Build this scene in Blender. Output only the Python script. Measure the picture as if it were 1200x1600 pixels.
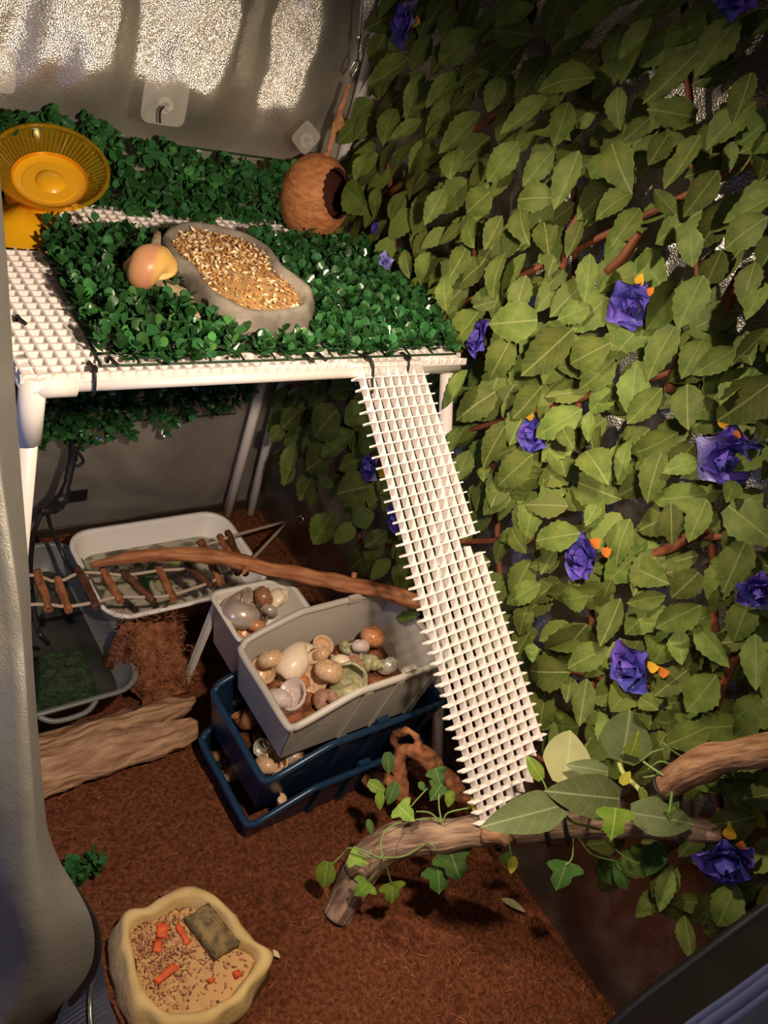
import bpy, bmesh, math, random
import numpy as np
from mathutils import Vector as V, Matrix as M, Euler, noise

for o in list(bpy.data.objects): bpy.data.objects.remove(o)
random.seed(11)
R = random.Random(11)
scn = bpy.context.scene
COL = scn.collection

# ---------------------------------------------------------------- camera
CP = V((-0.231487, -0.659673, 1.055763)); YAW, PIT, ROL, FPX = 0.8365745, 0.6041619, -0.3846587, 1298.45
_f = V((math.sin(YAW)*math.cos(PIT), math.cos(YAW)*math.cos(PIT), -math.sin(PIT)))
_r = V((math.cos(YAW), -math.sin(YAW), 0)); _d = _f.cross(_r)
CR = _r*math.cos(ROL) + _d*math.sin(ROL); CD = -_r*math.sin(ROL) + _d*math.cos(ROL); CF = _f
cam = bpy.data.cameras.new('camera'); camo = bpy.data.objects.new('camera', cam); COL.objects.link(camo)
cam.sensor_fit = 'VERTICAL'; cam.sensor_height = 36; cam.lens = 36*FPX/1600; cam.clip_start = .01
mw = M.Identity(4)
for i in range(3):
    mw[i][0] = CR[i]; mw[i][1] = -CD[i]; mw[i][2] = -CF[i]; mw[i][3] = CP[i]
camo.matrix_world = mw
scn.camera = camo
# ---------------------------------------------------------------- world, lights, exposure
w = bpy.data.worlds.new('world'); scn.world = w; w.use_nodes = True
w.node_tree.nodes['Background'].inputs[0].default_value = (1.0, .82, .66, 1); w.node_tree.nodes['Background'].inputs[1].default_value = .06
def light(name, typ, loc, energy, color, target=None, **k):
    l = bpy.data.lights.new(name, typ); o = bpy.data.objects.new(name, l); COL.objects.link(o)
    l.energy = energy; l.color = color; o.location = loc
    for a, b in k.items(): setattr(l, a, b)
    if target is not None: o.rotation_euler = (V(target)-V(loc)).to_track_quat('-Z', 'Y').to_euler()
    return o
light('warm_heat_lamp', 'SPOT', (.12, -.50, 1.015), 31, (1, .80, .60), (.10, .10, .19), spot_size=math.radians(116), spot_blend=.55, shadow_soft_size=.022)
light('warm_side_lamp', 'SPOT', (-.16, .10, 1.02), 32, (1, .82, .58), (.60, -.38, .44), spot_size=math.radians(82), spot_blend=.75, shadow_soft_size=.02)
light('cool_side_light', 'AREA', (-.52, -.12, .38), .9, (.25, .45, 1), (.6, -.3, .45), shape='SQUARE', size=.22)
scn.view_settings.view_transform = 'Standard'; scn.view_settings.look = 'None'
scn.view_settings.exposure = 0.0; scn.view_settings.gamma = 1; scn.view_settings.use_curve_mapping = False

def ray(x, y): return CF + CR*((x-600)/FPX) + CD*((y-800)/FPX)
def az(x, y, z): v = ray(x, y); return CP + v*((z-CP.z)/v.z)
def ax(x, y, X): v = ray(x, y); return CP + v*((X-CP.x)/v.x)
def ay(x, y, Y): v = ray(x, y); return CP + v*((Y-CP.y)/v.y)
def ad(x, y, d): return CP + ray(x, y)*d
def dep(p): return (V(p)-CP).dot(CF)

# ---------------------------------------------------------------- materials
MT = {}
RESTM = set()
def pm(name, c1, c2=None, scale=20, rough=.6, bump=0, bscale=None, metal=0, detail=4, dist=.01, coat=0, trans=0, sub=0, randv=0, spec=.5, stretch=None, sharp=None, ior=1.45, alpha=1, rest=False):
    m = bpy.data.materials.new(name); m.use_nodes = True; nt = m.node_tree; N = nt.nodes; L = nt.links
    b = N['Principled BSDF']; I = b.inputs
    I['Base Color'].default_value = (*c1, 1); I['Roughness'].default_value = rough; I['Metallic'].default_value = metal
    I['Coat Weight'].default_value = coat; I['Transmission Weight'].default_value = trans; I['IOR'].default_value = ior
    I['Specular IOR Level'].default_value = spec; I['Alpha'].default_value = alpha
    if sub: I['Subsurface Weight'].default_value = sub; I['Subsurface Radius'].default_value = (.01, .006, .004); I['Subsurface Scale'].default_value = .5
    tc = N.new('ShaderNodeTexCoord'); mp = N.new('ShaderNodeMapping'); L.new(tc.outputs['Object'], mp.inputs[0])
    if rest:
        at_ = N.new('ShaderNodeAttribute'); at_.attribute_name = 'rest'; L.new(at_.outputs['Vector'], mp.inputs[0]); RESTM.add(name)
    if stretch: mp.inputs['Scale'].default_value = stretch
    col = None
    if c2:
        n = N.new('ShaderNodeTexNoise'); n.inputs['Scale'].default_value = scale; n.inputs['Detail'].default_value = detail; L.new(mp.outputs[0], n.inputs[0])
        rp = N.new('ShaderNodeValToRGB'); L.new(n.outputs[0], rp.inputs[0])
        lo, hi = sharp or (.35, .65)
        rp.color_ramp.elements[0].position = lo; rp.color_ramp.elements[1].position = hi
        rp.color_ramp.elements[0].color = (*c1, 1); rp.color_ramp.elements[1].color = (*c2, 1)
        col = rp.outputs[0]
    if randv:
        oi = N.new('ShaderNodeObjectInfo'); ge = N.new('ShaderNodeNewGeometry')
        ad_ = N.new('ShaderNodeMath'); ad_.operation = 'ADD'; L.new(oi.outputs['Random'], ad_.inputs[0]); L.new(ge.outputs['Random Per Island'], ad_.inputs[1])
        fr = N.new('ShaderNodeMath'); fr.operation = 'FRACT'; L.new(ad_.outputs[0], fr.inputs[0])
        mr = N.new('ShaderNodeMapRange'); L.new(fr.outputs[0], mr.inputs[0]); mr.inputs[3].default_value = 1-randv; mr.inputs[4].default_value = 1+randv
        hv = N.new('ShaderNodeHueSaturation'); L.new(mr.outputs[0], hv.inputs['Value'])
        mh = N.new('ShaderNodeMapRange'); L.new(fr.outputs[0], mh.inputs[0]); mh.inputs[3].default_value = .485; mh.inputs[4].default_value = .515
        L.new(mh.outputs[0], hv.inputs['Hue'])
        if col: L.new(col, hv.inputs['Color'])
        else: hv.inputs['Color'].default_value = (*c1, 1)
        col = hv.outputs[0]
    if col: L.new(col, I['Base Color'])
    if bump:
        n2 = N.new('ShaderNodeTexNoise'); n2.inputs['Scale'].default_value = bscale or scale; n2.inputs['Detail'].default_value = 5; L.new(mp.outputs[0], n2.inputs[0])
        bp = N.new('ShaderNodeBump'); bp.inputs['Strength'].default_value = bump; bp.inputs['Distance'].default_value = dist
        L.new(n2.outputs[0], bp.inputs['Height']); L.new(bp.outputs[0], I['Normal'])
    MT[name] = m
    return m

def mylar(name, base, rough, weave, bstr=.25, metal=.82):
    m = pm(name, base, metal=metal, rough=rough); nt = m.node_tree; N = nt.nodes; L = nt.links; b = N['Principled BSDF']
    tc = N.new('ShaderNodeTexCoord')
    w1 = N.new('ShaderNodeTexVoronoi'); w1.inputs['Scale'].default_value = weave; L.new(tc.outputs['Object'], w1.inputs['Vector'])
    n1 = N.new('ShaderNodeTexNoise'); n1.inputs['Scale'].default_value = 14; n1.inputs['Detail'].default_value = 6; L.new(tc.outputs['Object'], n1.inputs['Vector'])
    b1 = N.new('ShaderNodeBump'); b1.inputs['Strength'].default_value = bstr; b1.inputs['Distance'].default_value = .001; L.new(w1.outputs['Distance'], b1.inputs['Height'])
    b2 = N.new('ShaderNodeBump'); b2.inputs['Strength'].default_value = .35; b2.inputs['Distance'].default_value = .012; L.new(n1.outputs[0], b2.inputs['Height'])
    L.new(b1.outputs[0], b2.inputs['Normal']); L.new(b2.outputs[0], b.inputs['Normal'])
    return m
mylar('mylar', (.64, .60, .54), .28, 640, .5, .78); mylar('mylar_right_shaded', (.30, .285, .27), .36, 420, .5, .95)  # right sheet is the same mylar, colour darkened for shade between the leaves
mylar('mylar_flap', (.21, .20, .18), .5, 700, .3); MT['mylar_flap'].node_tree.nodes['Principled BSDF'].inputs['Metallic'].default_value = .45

def leafmat(name, c1, c2, vein, nv=8, sheen=.3, rough=.62, randv=.25, vs=.12):
    m = pm(name, c1, c2, scale=3, rough=rough, randv=randv, spec=.3); nt = m.node_tree; N = nt.nodes; L = nt.links; b = N['Principled BSDF']
    src = b.inputs['Base Color'].links[0].from_socket
    uv = N.new('ShaderNodeUVMap'); sp = N.new('ShaderNodeSeparateXYZ'); L.new(uv.outputs[0], sp.inputs[0])
    def mth(op, a, c=None):
        n = N.new('ShaderNodeMath'); n.operation = op
        for i, v in enumerate((a, c)):
            if v is None: continue
            if isinstance(v, (int, float)): n.inputs[i].default_value = v
            else: L.new(v, n.inputs[i])
        return n.outputs[0]
    ab = mth('ABSOLUTE', mth('SUBTRACT', sp.outputs[0], .5))
    mid = mth('LESS_THAN', ab, .022)
    t = mth('FRACT', mth('MULTIPLY', mth('SUBTRACT', sp.outputs[1], mth('MULTIPLY', ab, .55)), nv))
    side = mth('LESS_THAN', t, .10)
    v = mth('MAXIMUM', mid, mth('MULTIPLY', side, .3))
    mx = N.new('ShaderNodeMix'); mx.data_type = 'RGBA'
    L.new(mth('MULTIPLY', v, .75), mx.inputs['Factor']); L.new(src, mx.inputs['A']); mx.inputs['B'].default_value = (*vein, 1)
    L.new(mx.outputs['Result'], b.inputs['Base Color'])
    bp = N.new('ShaderNodeBump'); bp.inputs['Strength'].default_value = .5; bp.inputs['Distance'].default_value = .0015; bp.invert = True
    L.new(v, bp.inputs['Height']); L.new(bp.outputs[0], b.inputs['Normal'])
    # thin leaf: a little light passes through
    tr = N.new('ShaderNodeBsdfTranslucent'); L.new(mx.outputs['Result'], tr.inputs[0]); ms = N.new('ShaderNodeMixShader'); ms.inputs[0].default_value = vs
    out = [n for n in N if n.type == 'OUTPUT_MATERIAL'][0]
    L.new(b.outputs[0], ms.inputs[1]); L.new(tr.outputs[0], ms.inputs[2]); L.new(ms.outputs[0], out.inputs[0])
    return m

pm('soil', (.080, .025, .011), (.19, .062, .028), scale=170, rough=.95, bump=1, bscale=260, dist=.006, spec=.1)
pm('fiber', (.27, .105, .05), rough=.9, randv=.75, spec=.15)
pm('white_plastic', (.80, .74, .70), rough=.35, sub=.0, spec=.45)
pm('grid_plastic', (.80, .72, .69), rough=.45)
pm('tub_white', (.82, .78, .74), rough=.4)
pm('tub_grey', (.15, .155, .15), rough=.38)
pm('bin_grey', (.42, .385, .34), (.48, .44, .39), scale=8, rough=.42, alpha=1)
pm('bin_blue', (.010, .034, .078), rough=.28)
pm('bin_dark', (.006, .02, .05), rough=.3)
pm('bin_white', (.62, .58, .53), rough=.4)
pm('box_leaf', (.020, .080, .022), (.034, .125, .034), scale=60, rough=.22, randv=.5, coat=.35)
pm('box_leaf_light', (.06, .2, .045), rough=.3, randv=.4, coat=.3)
pm('box_base', (.012, .04, .014), rough=.6)
leafmat('ivy_leaf', (.066, .104, .017), (.150, .184, .038), (.24, .27, .09), randv=.4)
leafmat('pothos_leaf', (.085, .115, .04), (.125, .155, .065), (.25, .27, .14), nv=6, vs=.08, rough=.5)
leafmat('pale_leaf', (.33, .34, .16), (.40, .40, .20), (.40, .44, .22), nv=6, vs=.1)
leafmat('small_ivy', (.10, .20, .02), (.20, .28, .035), (.35, .42, .10), nv=5)
leafmat('small_ivy_dark', (.05, .11, .025), (.08, .16, .035), (.2, .3, .1), nv=5)
leafmat('yellow_leaf', (.45, .42, .03), (.40, .42, .05), (.6, .6, .2), nv=5)
pm('rose', (.055, .04, .33), (.12, .09, .50), scale=25, rough=.55, randv=.2)
pm('rose_light', (.22, .19, .62), (.42, .40, .78), scale=20, rough=.55, randv=.15)
pm('stamen', (.75, .42, .03), rough=.6); pm('stamen_orange', (.7, .2, .03), rough=.6)
pm('willow', (.10, .027, .012), (.22, .066, .027), scale=140, rough=.6, stretch=(1, 1, .2), rest=True, bump=.4, bscale=120, dist=.002)
pm('branch_grey', (.13, .075, .05), (.38, .25, .17), scale=150, rough=.8, bump=.9, bscale=170, dist=.004, detail=6, stretch=(1, 1, .16), rest=True)
pm('branch_tan', (.20, .085, .04), (.47, .26, .145), scale=150, rough=.75, bump=.9, bscale=180, dist=.004, detail=7, stretch=(1, 1, .16), rest=True)
pm('stick_orange', (.22, .068, .026), (.50, .215, .085), scale=140, rough=.65, bump=.6, bscale=160, dist=.003, stretch=(1, 1, .16), rest=True)
pm('twig', (.14, .045, .02), (.42, .165, .065), scale=140, rough=.7, bump=.8, bscale=200, dist=.003, stretch=(1, 1, .35), rest=True)
pm('twig_dark', (.045, .016, .009), (.15, .055, .025), scale=140, rough=.65, bump=.8, bscale=200, dist=.003, stretch=(1, 1, .35), rest=True)
pm('bark', (.19, .09, .048), (.47, .28, .16), scale=130, rough=.85, bump=1, bscale=120, dist=.006, stretch=(1, 1, .13), detail=8, rest=True)
pm('pale_wood', (.36, .25, .14), (.52, .40, .25), scale=60, rough=.85, bump=.8, bscale=90, dist=.003)
pm('cork', (.10, .032, .014), (.33, .13, .06), scale=55, rough=.95, bump=1, bscale=110, dist=.008, spec=.2)
pm('cholla', (.16, .05, .02), (.36, .14, .055), scale=45, rough=.85, bump=1, bscale=80, dist=.005)
pm('coconut', (.36, .125, .042), (.56, .235, .085), scale=70, rough=.7, bump=.7, bscale=120, dist=.003, stretch=(1, 1, 2.2))
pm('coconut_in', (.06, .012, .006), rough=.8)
pm('rope', (.36, .16, .07), (.5, .26, .13), scale=150, rough=.9, bump=.8, bscale=300, dist=.002)
pm('string', (.45, .35, .27), rough=.8)
pm('stone_grey', (.16, .135, .11), (.32, .28, .23), scale=28, rough=.75, bump=.35, bscale=40, dist=.006)
pm('stone_sand', (.50, .34, .13), (.64, .46, .21), scale=22, rough=.8, bump=.5, bscale=40, dist=.006)
pm('sand_fill', (.55, .33, .14), (.42, .22, .09), scale=45, rough=.95, bump=.6, bscale=140, dist=.003, sharp=(.5, .72))
pm('crumb', (.40, .19, .10), rough=.9, randv=.65)
pm('seed', (.50, .25, .08), rough=.6, randv=.6)
pm('seed_pale', (.75, .58, .38), rough=.6, randv=.3)
pm('orange_veg', (.72, .12, .02), (.55, .07, .015), scale=80, rough=.6, bump=.4, bscale=150, dist=.002)
pm('bark_chunk', (.12, .085, .045), (.32, .22, .09), scale=90, rough=.9, bump=1, bscale=160, dist=.004)
pm('yellow_opaque', (.80, .40, .008), rough=.28, coat=.2, sub=0)
m = pm('yellow_clear', (.95, .66, .05), rough=.12, spec=.6)
nt = m.node_tree; tb = nt.nodes.new('ShaderNodeBsdfTransparent'); tb.inputs[0].default_value = (.95, .74, .22, 1); ms = nt.nodes.new('ShaderNodeMixShader'); ms.inputs[0].default_value = .88
nt.links.new(nt.nodes['Principled BSDF'].outputs[0], ms.inputs[1]); nt.links.new(tb.outputs[0], ms.inputs[2]); nt.links.new(ms.outputs[0], nt.nodes['Material Output'].inputs[0])
m = pm('clear_pad', (.75, .72, .66), rough=.25, spec=.6)
nt = m.node_tree; tb = nt.nodes.new('ShaderNodeBsdfTransparent'); ms = nt.nodes.new('ShaderNodeMixShader'); ms.inputs[0].default_value = .84
nt.links.new(nt.nodes['Principled BSDF'].outputs[0], ms.inputs[1]); nt.links.new(tb.outputs[0], ms.inputs[2]); nt.links.new(ms.outputs[0], nt.nodes['Material Output'].inputs[0])
pm('black', (.012, .010, .010), rough=.5); pm('black_rubber', (.015, .013, .013), rough=.35)
pm('navy', (.012, .016, .035), (.018, .022, .05), scale=300, rough=.7)
pm('zip_blue', (.07, .085, .20), rough=.6); pm('liner', (.035, .022, .02), rough=.3)
pm('steel', (.6, .58, .55), rough=.25, metal=1)
pm('pole_white', (.55, .52, .49), rough=.4)
m = pm('water', (.42, .38, .31), (.10, .085, .05), scale=38, rough=.06, detail=8, sharp=(.50, .66), bump=.05, bscale=20)
pm('water_dark', (.02, .022, .02), (.05, .05, .045), scale=14, rough=.06)
pm('moss', (.008, .020, .006), (.026, .052, .014), scale=90, rough=.7, bump=1, bscale=200, dist=.005)
pm('litter', (.16, .12, .055), rough=.8, randv=.7)
pm('vine_green', (.16, .26, .07), rough=.5); pm('vine_pale', (.40, .42, .14), rough=.5)

# ---------------------------------------------------------------- mesh helpers
WM = {}
REST = {}
def mesh(name, v, f, mat=None, smooth=False, uv=None):
    me = bpy.data.meshes.new(name); me.from_pydata([tuple(a) for a in v], [], f)
    if mat: me.materials.append(MT[mat])
    if smooth: me.polygons.foreach_set('use_smooth', [p_.loop_total == 4 or len(f) < 20 for p_ in me.polygons])
    if uv is not None:
        ul = me.uv_layers.new(name='UVMap')
        vi = np.zeros(len(me.loops), dtype=np.int32); me.loops.foreach_get('vertex_index', vi)
        ul.data.foreach_set('uv', np.asarray(uv, dtype=np.float32)[vi].ravel())
    if mat in RESTM and id(v) in REST and len(REST[id(v)]) == len(v):
        at_ = me.attributes.new('rest', 'FLOAT_VECTOR', 'POINT'); at_.data.foreach_set('vector', np.asarray(REST[id(v)], dtype=np.float32).ravel())
    me.update()
    return me
KEEP = []
def add(name, me, parent=None, mx=None, label=None, kind=None):
    o = bpy.data.objects.new(name, me); COL.objects.link(o)
    mx = mx or M.Identity(4)
    if parent is not None:
        o.parent = parent; o.matrix_parent_inverse = WM[parent].inverted()
    o.matrix_basis = mx; WM[o] = mx.copy()
    if label: o['label'] = label
    if kind: o['kind'] = kind
    return o
def tag(o, label, cat, group=None, kind=None):
    o['label'] = label; o['category'] = cat
    if group: o['group'] = group
    if kind: o['kind'] = kind
    return o
def thing(name, label, cat, loc=(0, 0, 0), group=None):
    o = bpy.data.objects.new(name, None); COL.objects.link(o); o.location = loc; o.empty_display_size = .02
    WM[o] = M.Translation(V(loc)); return tag(o, label, cat, group)
def cr(pts, n=6, closed=False):
    P = [V(p) for p in pts]; out = []; k = len(P)
    rng = range(k if closed else k-1)
    for i in rng:
        if closed: a, b, c, d = P[i-1], P[i], P[(i+1) % k], P[(i+2) % k]
        else: a, b, c, d = P[max(i-1, 0)], P[i], P[i+1], P[min(i+2, k-1)]
        for j in range(n):
            t = j/n
            out.append(.5*((2*b)+(c-a)*t+(2*a-5*b+4*c-d)*t*t+(3*b-a-3*c+d)*t**3))
    if not closed: out.append(P[-1])
    return out
def tube(pts, rad, seg=8, caps=True, jit=0, flat=None, freq=30):
    """verts, faces of a tube; rad number or list (interpolated along pts)"""
    P = [V(p) for p in pts]; n = len(P)
    if isinstance(rad, (int, float)): rad = [rad]*2
    v = []; f = []; up = None; rs_ = []; ln = R.random()*9
    KEEP.append(v); REST[id(v)] = rs_
    for i, p in enumerate(P):
        ln += (p-P[i-1]).length if i else 0
        t = (P[min(i+1, n-1)]-P[max(i-1, 0)]).normalized()
        if up is None:
            up = t.cross(V((0, 0, 1)))
            if up.length < .1: up = t.cross(V((0, 1, 0)))
            up.normalize()
        else:
            up = (up - t*up.dot(t)).normalized()
        b = t.cross(up)
        x = i/(n-1)*(len(rad)-1); k = min(int(x), len(rad)-2); r = rad[k]*(1-(x-k))+rad[k+1]*(x-k)
        for j in range(seg):
            a = 2*math.pi*j/seg
            q = up*math.cos(a)*r + b*math.sin(a)*r*(flat or 1)
            if jit: q *= 1+jit*noise.noise((p+q)*freq)
            v.append(p+q); rs_.append((math.cos(a)*r, math.sin(a)*r, ln))
    for i in range(n-1):
        for j in range(seg):
            f.append((i*seg+j, i*seg+(j+1) % seg, (i+1)*seg+(j+1) % seg, (i+1)*seg+j))
    if caps:
        v.append(P[0]); v.append(P[-1]); a = len(v)-2; rs_ += [(0, 0, ln), (0, 0, ln)]
        for j in range(seg):
            f.append((a, (j+1) % seg, j)); f.append((a+1, (n-1)*seg+j, (n-1)*seg+(j+1) % seg))
    return v, f
def merge(*vf):
    v = []; f = []
    for a, b in vf:
        o = len(v); v += list(a); f += [tuple(i+o for i in q) for q in b]
    return v, f
def box8(p, t=None):
    """p: 8 corners: bottom 4 (ccw) then top 4"""
    return list(p), [(3, 2, 1, 0), (4, 5, 6, 7), (0, 1, 5, 4), (1, 2, 6, 5), (2, 3, 7, 6), (3, 0, 4, 7)]
def box(x0, x1, y0, y1, z0, z1):
    return box8([(x0, y0, z0), (x1, y0, z0), (x1, y1, z0), (x0, y1, z0), (x0, y0, z1), (x1, y0, z1), (x1, y1, z1), (x0, y1, z1)])
def loft(rings, close_first=False, close_last=False):
    n = len(rings[0]); v = [p for r in rings for p in r]; f = []
    for i in range(len(rings)-1):
        for j in range(n):
            f.append((i*n+j, i*n+(j+1) % n, (i+1)*n+(j+1) % n, (i+1)*n+j))
    if close_first: f.append(tuple(range(n-1, -1, -1)))
    if close_last: f.append(tuple((len(rings)-1)*n+j for j in range(n)))
    return v, f
def frame(y, n, o, s=(1, 1, 1)):
    """matrix with local +Y along y, local +Z near n"""
    y = V(y).normalized(); n = V(n); n = (n - y*n.dot(y)).normalized(); x = y.cross(n)
    m = M.Identity(4)
    for i in range(3): m[i][0] = x[i]*s[0]; m[i][1] = y[i]*s[1]; m[i][2] = n[i]*s[2]; m[i][3] = o[i]
    return m
def bulk(name, base_v, base_f, mats, mat, smooth=False, uv=None):
    bv = np.array(base_v, dtype=float); k = len(bv); hv = np.c_[bv, np.ones(k)]
    A = np.array([[list(r) for r in m] for m in mats]); vv = np.einsum('nij,kj->nki', A, hv)[:, :, :3].reshape(-1, 3)
    ff = [tuple(i+n*k for i in q) for n in range(len(mats)) for q in base_f]
    return mesh(name, vv.tolist(), ff, mat, smooth, None if uv is None else np.tile(np.array(uv), (len(mats), 1)))
def sstep(a, b, x):
    t = max(0, min(1, (x-a)/(b-a))); return t*t*(3-2*t)
def nz(x, y, z=0): return noise.noise(V((x, y, z)))
def rj(a): return R.uniform(-a, a)

H = .6214; W = .54; D = .4087; XR = .604; YB = .448; XL = -.55; YF = -.74
# ================================================================ setting
# back wall: crinkled reflective sheet
def sheet(nu, nv, fn):
    v = [fn(i/nu, j/nv) for j in range(nv+1) for i in range(nu+1)]
    f = [(j*(nu+1)+i, j*(nu+1)+i+1, (j+1)*(nu+1)+i+1, (j+1)*(nu+1)+i) for j in range(nv) for i in range(nu)]
    return v, f
def ridge(x): return 1-abs(2*(x-math.floor(x))-1)
BWF = [(-1, .02), (-.30, .0), (-.02, .045), (.05, .0), (.20, .042), (.23, .025), (.335, .058), (.425, .004), (.485, .030), (.56, .0), (1, 0)]
def bw(u, v):
    x = XL+(XR+.01-XL)*u; z = -.05+1.55*v
    up = sstep(.70, .80, z)
    wv = x*1.0 - z*.28 + .06*nz(x*3, z*2, 1)
    xx = x+.012*nz(z*7, x*3, 5)-.02*(z-.85)
    fold = 0
    for (xa, ga), (xb, gb) in zip(BWF, BWF[1:]):
        if xa <= xx <= xb: fold = ga+(gb-ga)*sstep(0, 1, .15*(xx-xa)/(xb-xa)+.85*(xx-xa)/(xb-xa)); break
    fold += .0016*math.sin(wv*2*math.pi/.06+4*nz(z*5, x*4, 3))+.004*nz(x*16, z*12, 6)-.10*(z-.80)
    crk = .007*abs(nz(x*14, z*9, 2))+.004*nz(x*33, z*25, 3)
    low = .018*nz(x*7, z*5, 8)+.010*abs(nz(x*13+z*9, z*11-x*6, 4))
    return (x, YB-.004 - up*(fold+.004)*min(1, (XR-x)*14+.1) - up*crk - (1-up)*low*.8*(1-.85*sstep(.20, .27, z)*(1 if x < .52 else 0)), z)
wb = add('wall_back', mesh('wall_back', *sheet(170, 190, bw), 'mylar', True)); tag(wb, 'crinkled silver reflective tent sheet behind the white table', 'tent wall', kind='structure')
def rw(u, v):
    y = YF+(YB+.01-YF)*u; z = -.05+1.55*v
    a = .014*nz(y*6, z*5, 20)+.008*abs(nz(y*13, z*11, 21))+.003*nz(y*34, z*30, 22)
    return (XR+.012-max(-.006, a)*sstep(-.05, .1, z), y, z)
wr = add('wall_right', mesh('wall_right', *sheet(150, 160, rw), 'mylar_right_shaded', True)); tag(wr, 'silver reflective tent sheet behind the leafy trellis', 'tent wall', kind='structure')
def lw(u, v):
    y = YF+(YB-YF)*u; z = -.05+1.55*v
    return (XL+.01*nz(y*6, z*5, 30), y, z)
wl = add('wall_left', mesh('wall_left', *sheet(40, 50, lw), 'mylar', True)); tag(wl, 'silver reflective tent sheet on the left side out of view', 'tent wall', kind='structure')
def hsoil(x, y):
    if -.02 < x < .21 and .045 < y < .385: return -.03
    return .026*sstep(.02, .18, y)+.007*nz(x*6, y*6, 7)+.003*nz(x*22, y*22, 9)+.0016*nz(x*70, y*70, 3)
def so(u, v):
    x = XL+.01+(XR+.004-XL)*u; y = YF+.01+(YB-.02-YF)*v
    return (x, y, hsoil(x, y)-.02*sstep(.585, .605, x))
fl = add('floor', mesh('floor', *sheet(230, 230, so), 'soil', True)); tag(fl, 'reddish brown coconut fibre substrate covering the tent floor', 'soil', kind='structure')
# fibres lying on the soil
fm = []
fv = [(0, 0, 0), (.06, 0, .0), (0.02, .35, .05), (.08, .35, .05), (-.03, .7, .06), (.03, .7, .06), (.1, 1, .02), (.13, 1, .02)]
ff = [(0, 1, 3, 2), (2, 3, 5, 4), (4, 5, 7, 6)]
for i in range(11000):
    if i < 8500: x, y = R.uniform(-.05, .59), R.uniform(-.66, 0.05)
    else: x, y = R.uniform(0, .59), R.uniform(0.0, .35)
    s = R.choice((.003, .004, .005, .005, .006, .008, .012)); a = R.uniform(0, 6.28)
    fm.append(frame((math.cos(a), math.sin(a), rj(.35)), (rj(.5), rj(.5), 1), (x, y, hsoil(x, y)+.0015), (s*.75 if s > .01 else s, s, s)))
tag(add('soil_fibers', bulk('soil_fibers', fv, ff, fm, 'fiber'), kind='stuff'), 'loose pale coconut fibres and specks scattered over the brown soil', 'fibres', kind='stuff')
# dark liner strip at the foot of the back wall and right wall
tag(add('trim_1', mesh('trim_1', *box(XL, XR-.004, YB-.030, YB-.024, -.02, .045), 'liner')), 'dark liner edge along the foot of the back tent wall', 'liner', kind='structure')
# tent corner pole
tag(add('trim_2', mesh('trim_2', *tube([ax(600, 20, .578)+V((0, 0, .3)), ax(597, 20, .578), ax(430, 640, .578), ax(385, 830, .578)-V((0, 0, .03))], .0085, 12), 'pole_white', True)), 'pale upright tent pole in the back right corner', 'tent pole', kind='structure')

# front lip of the tent: dark panel with welt and zipper tape
def lip(pa, da, pb, db, n=14):
    A = cr([ad(x, y, d) for (x, y), d in zip(pa, da)], n); B = cr([ad(x, y, d) for (x, y), d in zip(pb, db)], n); return A, B
def ribbon(A, B, th=.0015):
    n = len(A); v = []; f = []
    for a, b in zip(A, B): v += [a, b]
    for i in range(n-1): f.append((2*i, 2*i+1, 2*i+3, 2*i+2))
    return v, f
fr = thing('tent_door_sill', 'black and navy tent door sill with zipper tape at the lower right corner', 'tent door', ad(1080, 1560, .8))
P0 = [(930, 1640), (985, 1580), (1090, 1500), (1200, 1418), (1300, 1340)]; D0 = [.93, .92, .90, .88, .86]
P1 = [(1010, 1660), (1065, 1605), (1150, 1545), (1230, 1486), (1320, 1420)]; D1 = [.80, .79, .78, .77, .76]
P2 = [(1100, 1750), (1160, 1690), (1230, 1630), (1300, 1570), (1380, 1500)]; D2 = [.72, .71, .70, .69, .68]
A, B = lip(P0, D0, P1, D1); add('sill_panel', mesh('sill_panel', *ribbon(A, B), 'black'), fr)
add('welt', mesh('welt', *tube(A, .008, 10), 'black_rubber', True), fr)
A2, B2 = lip(P1, D1, P2, D2); add('navy_panel', mesh('navy_panel', *ribbon(A2, B2), 'navy'), fr)
for q, wd in ((.06, .0045), (.20, .006), (.36, .004)):
    add('zipper_tape', mesh('zipper_tape', *tube([a.lerp(b, q)+V((0, 0, .002)) for a, b in zip(A2, B2)], wd, 8, flat=.4), 'zip_blue', True), fr)
add('outer_panel', mesh('outer_panel', *ribbon(B2, [b+V((-.02, -.05, -.4)) for b in B2]), 'navy'), fr)

# left door flap: silver sheet hanging close to the lens, lower corner rounded
ey = [-60, 120, 300, 420, 520, 700, 900, 1000, 1120, 1240, 1300, 1350, 1390, 1425, 1455, 1485, 1515, 1545, 1575, 1605, 1650]
ex = [-22, -12, 2, 12, 18, 30, 46, 50, 58, 68, 76, 96, 122, 142, 152, 154, 146, 126, 98, 58, 0]
cx_ = [-60, -52, -40, -30, -22, -8, 22, 34, 42, 50, 52, 54, 58, 62, 66, 66, 60, 48, 30, 5, -40]
v = []; nc = 13
E_ = cr([(x, y, c) for x, y, c in zip(ex, ey, cx_)], 4)
for r_, e in enumerate(E_):
    x1, y, c = e; q = r_/(len(E_)-1); dd = .60+.17*q; tk = sstep(.25, .6, q)
    for k in range(nc):
        if k < 6: t = k/5; px = x1+(c-x1)*t; dp = dd+.055*(1-t)**1.3+.006*math.sin(t*3.1)
        else: t = (k-5)/7; px = c-150*t; dp = dd+.03*t+.012*math.sin(t*5+q*6)
        dp += .006*nz(px*.02, y*.008, 3)
        v.append(ad(px, y, dp))
f = [(j*nc+i, j*nc+i+1, (j+1)*nc+i+1, (j+1)*nc+i) for j in range(len(E_)-1) for i in range(nc-1)]
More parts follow.
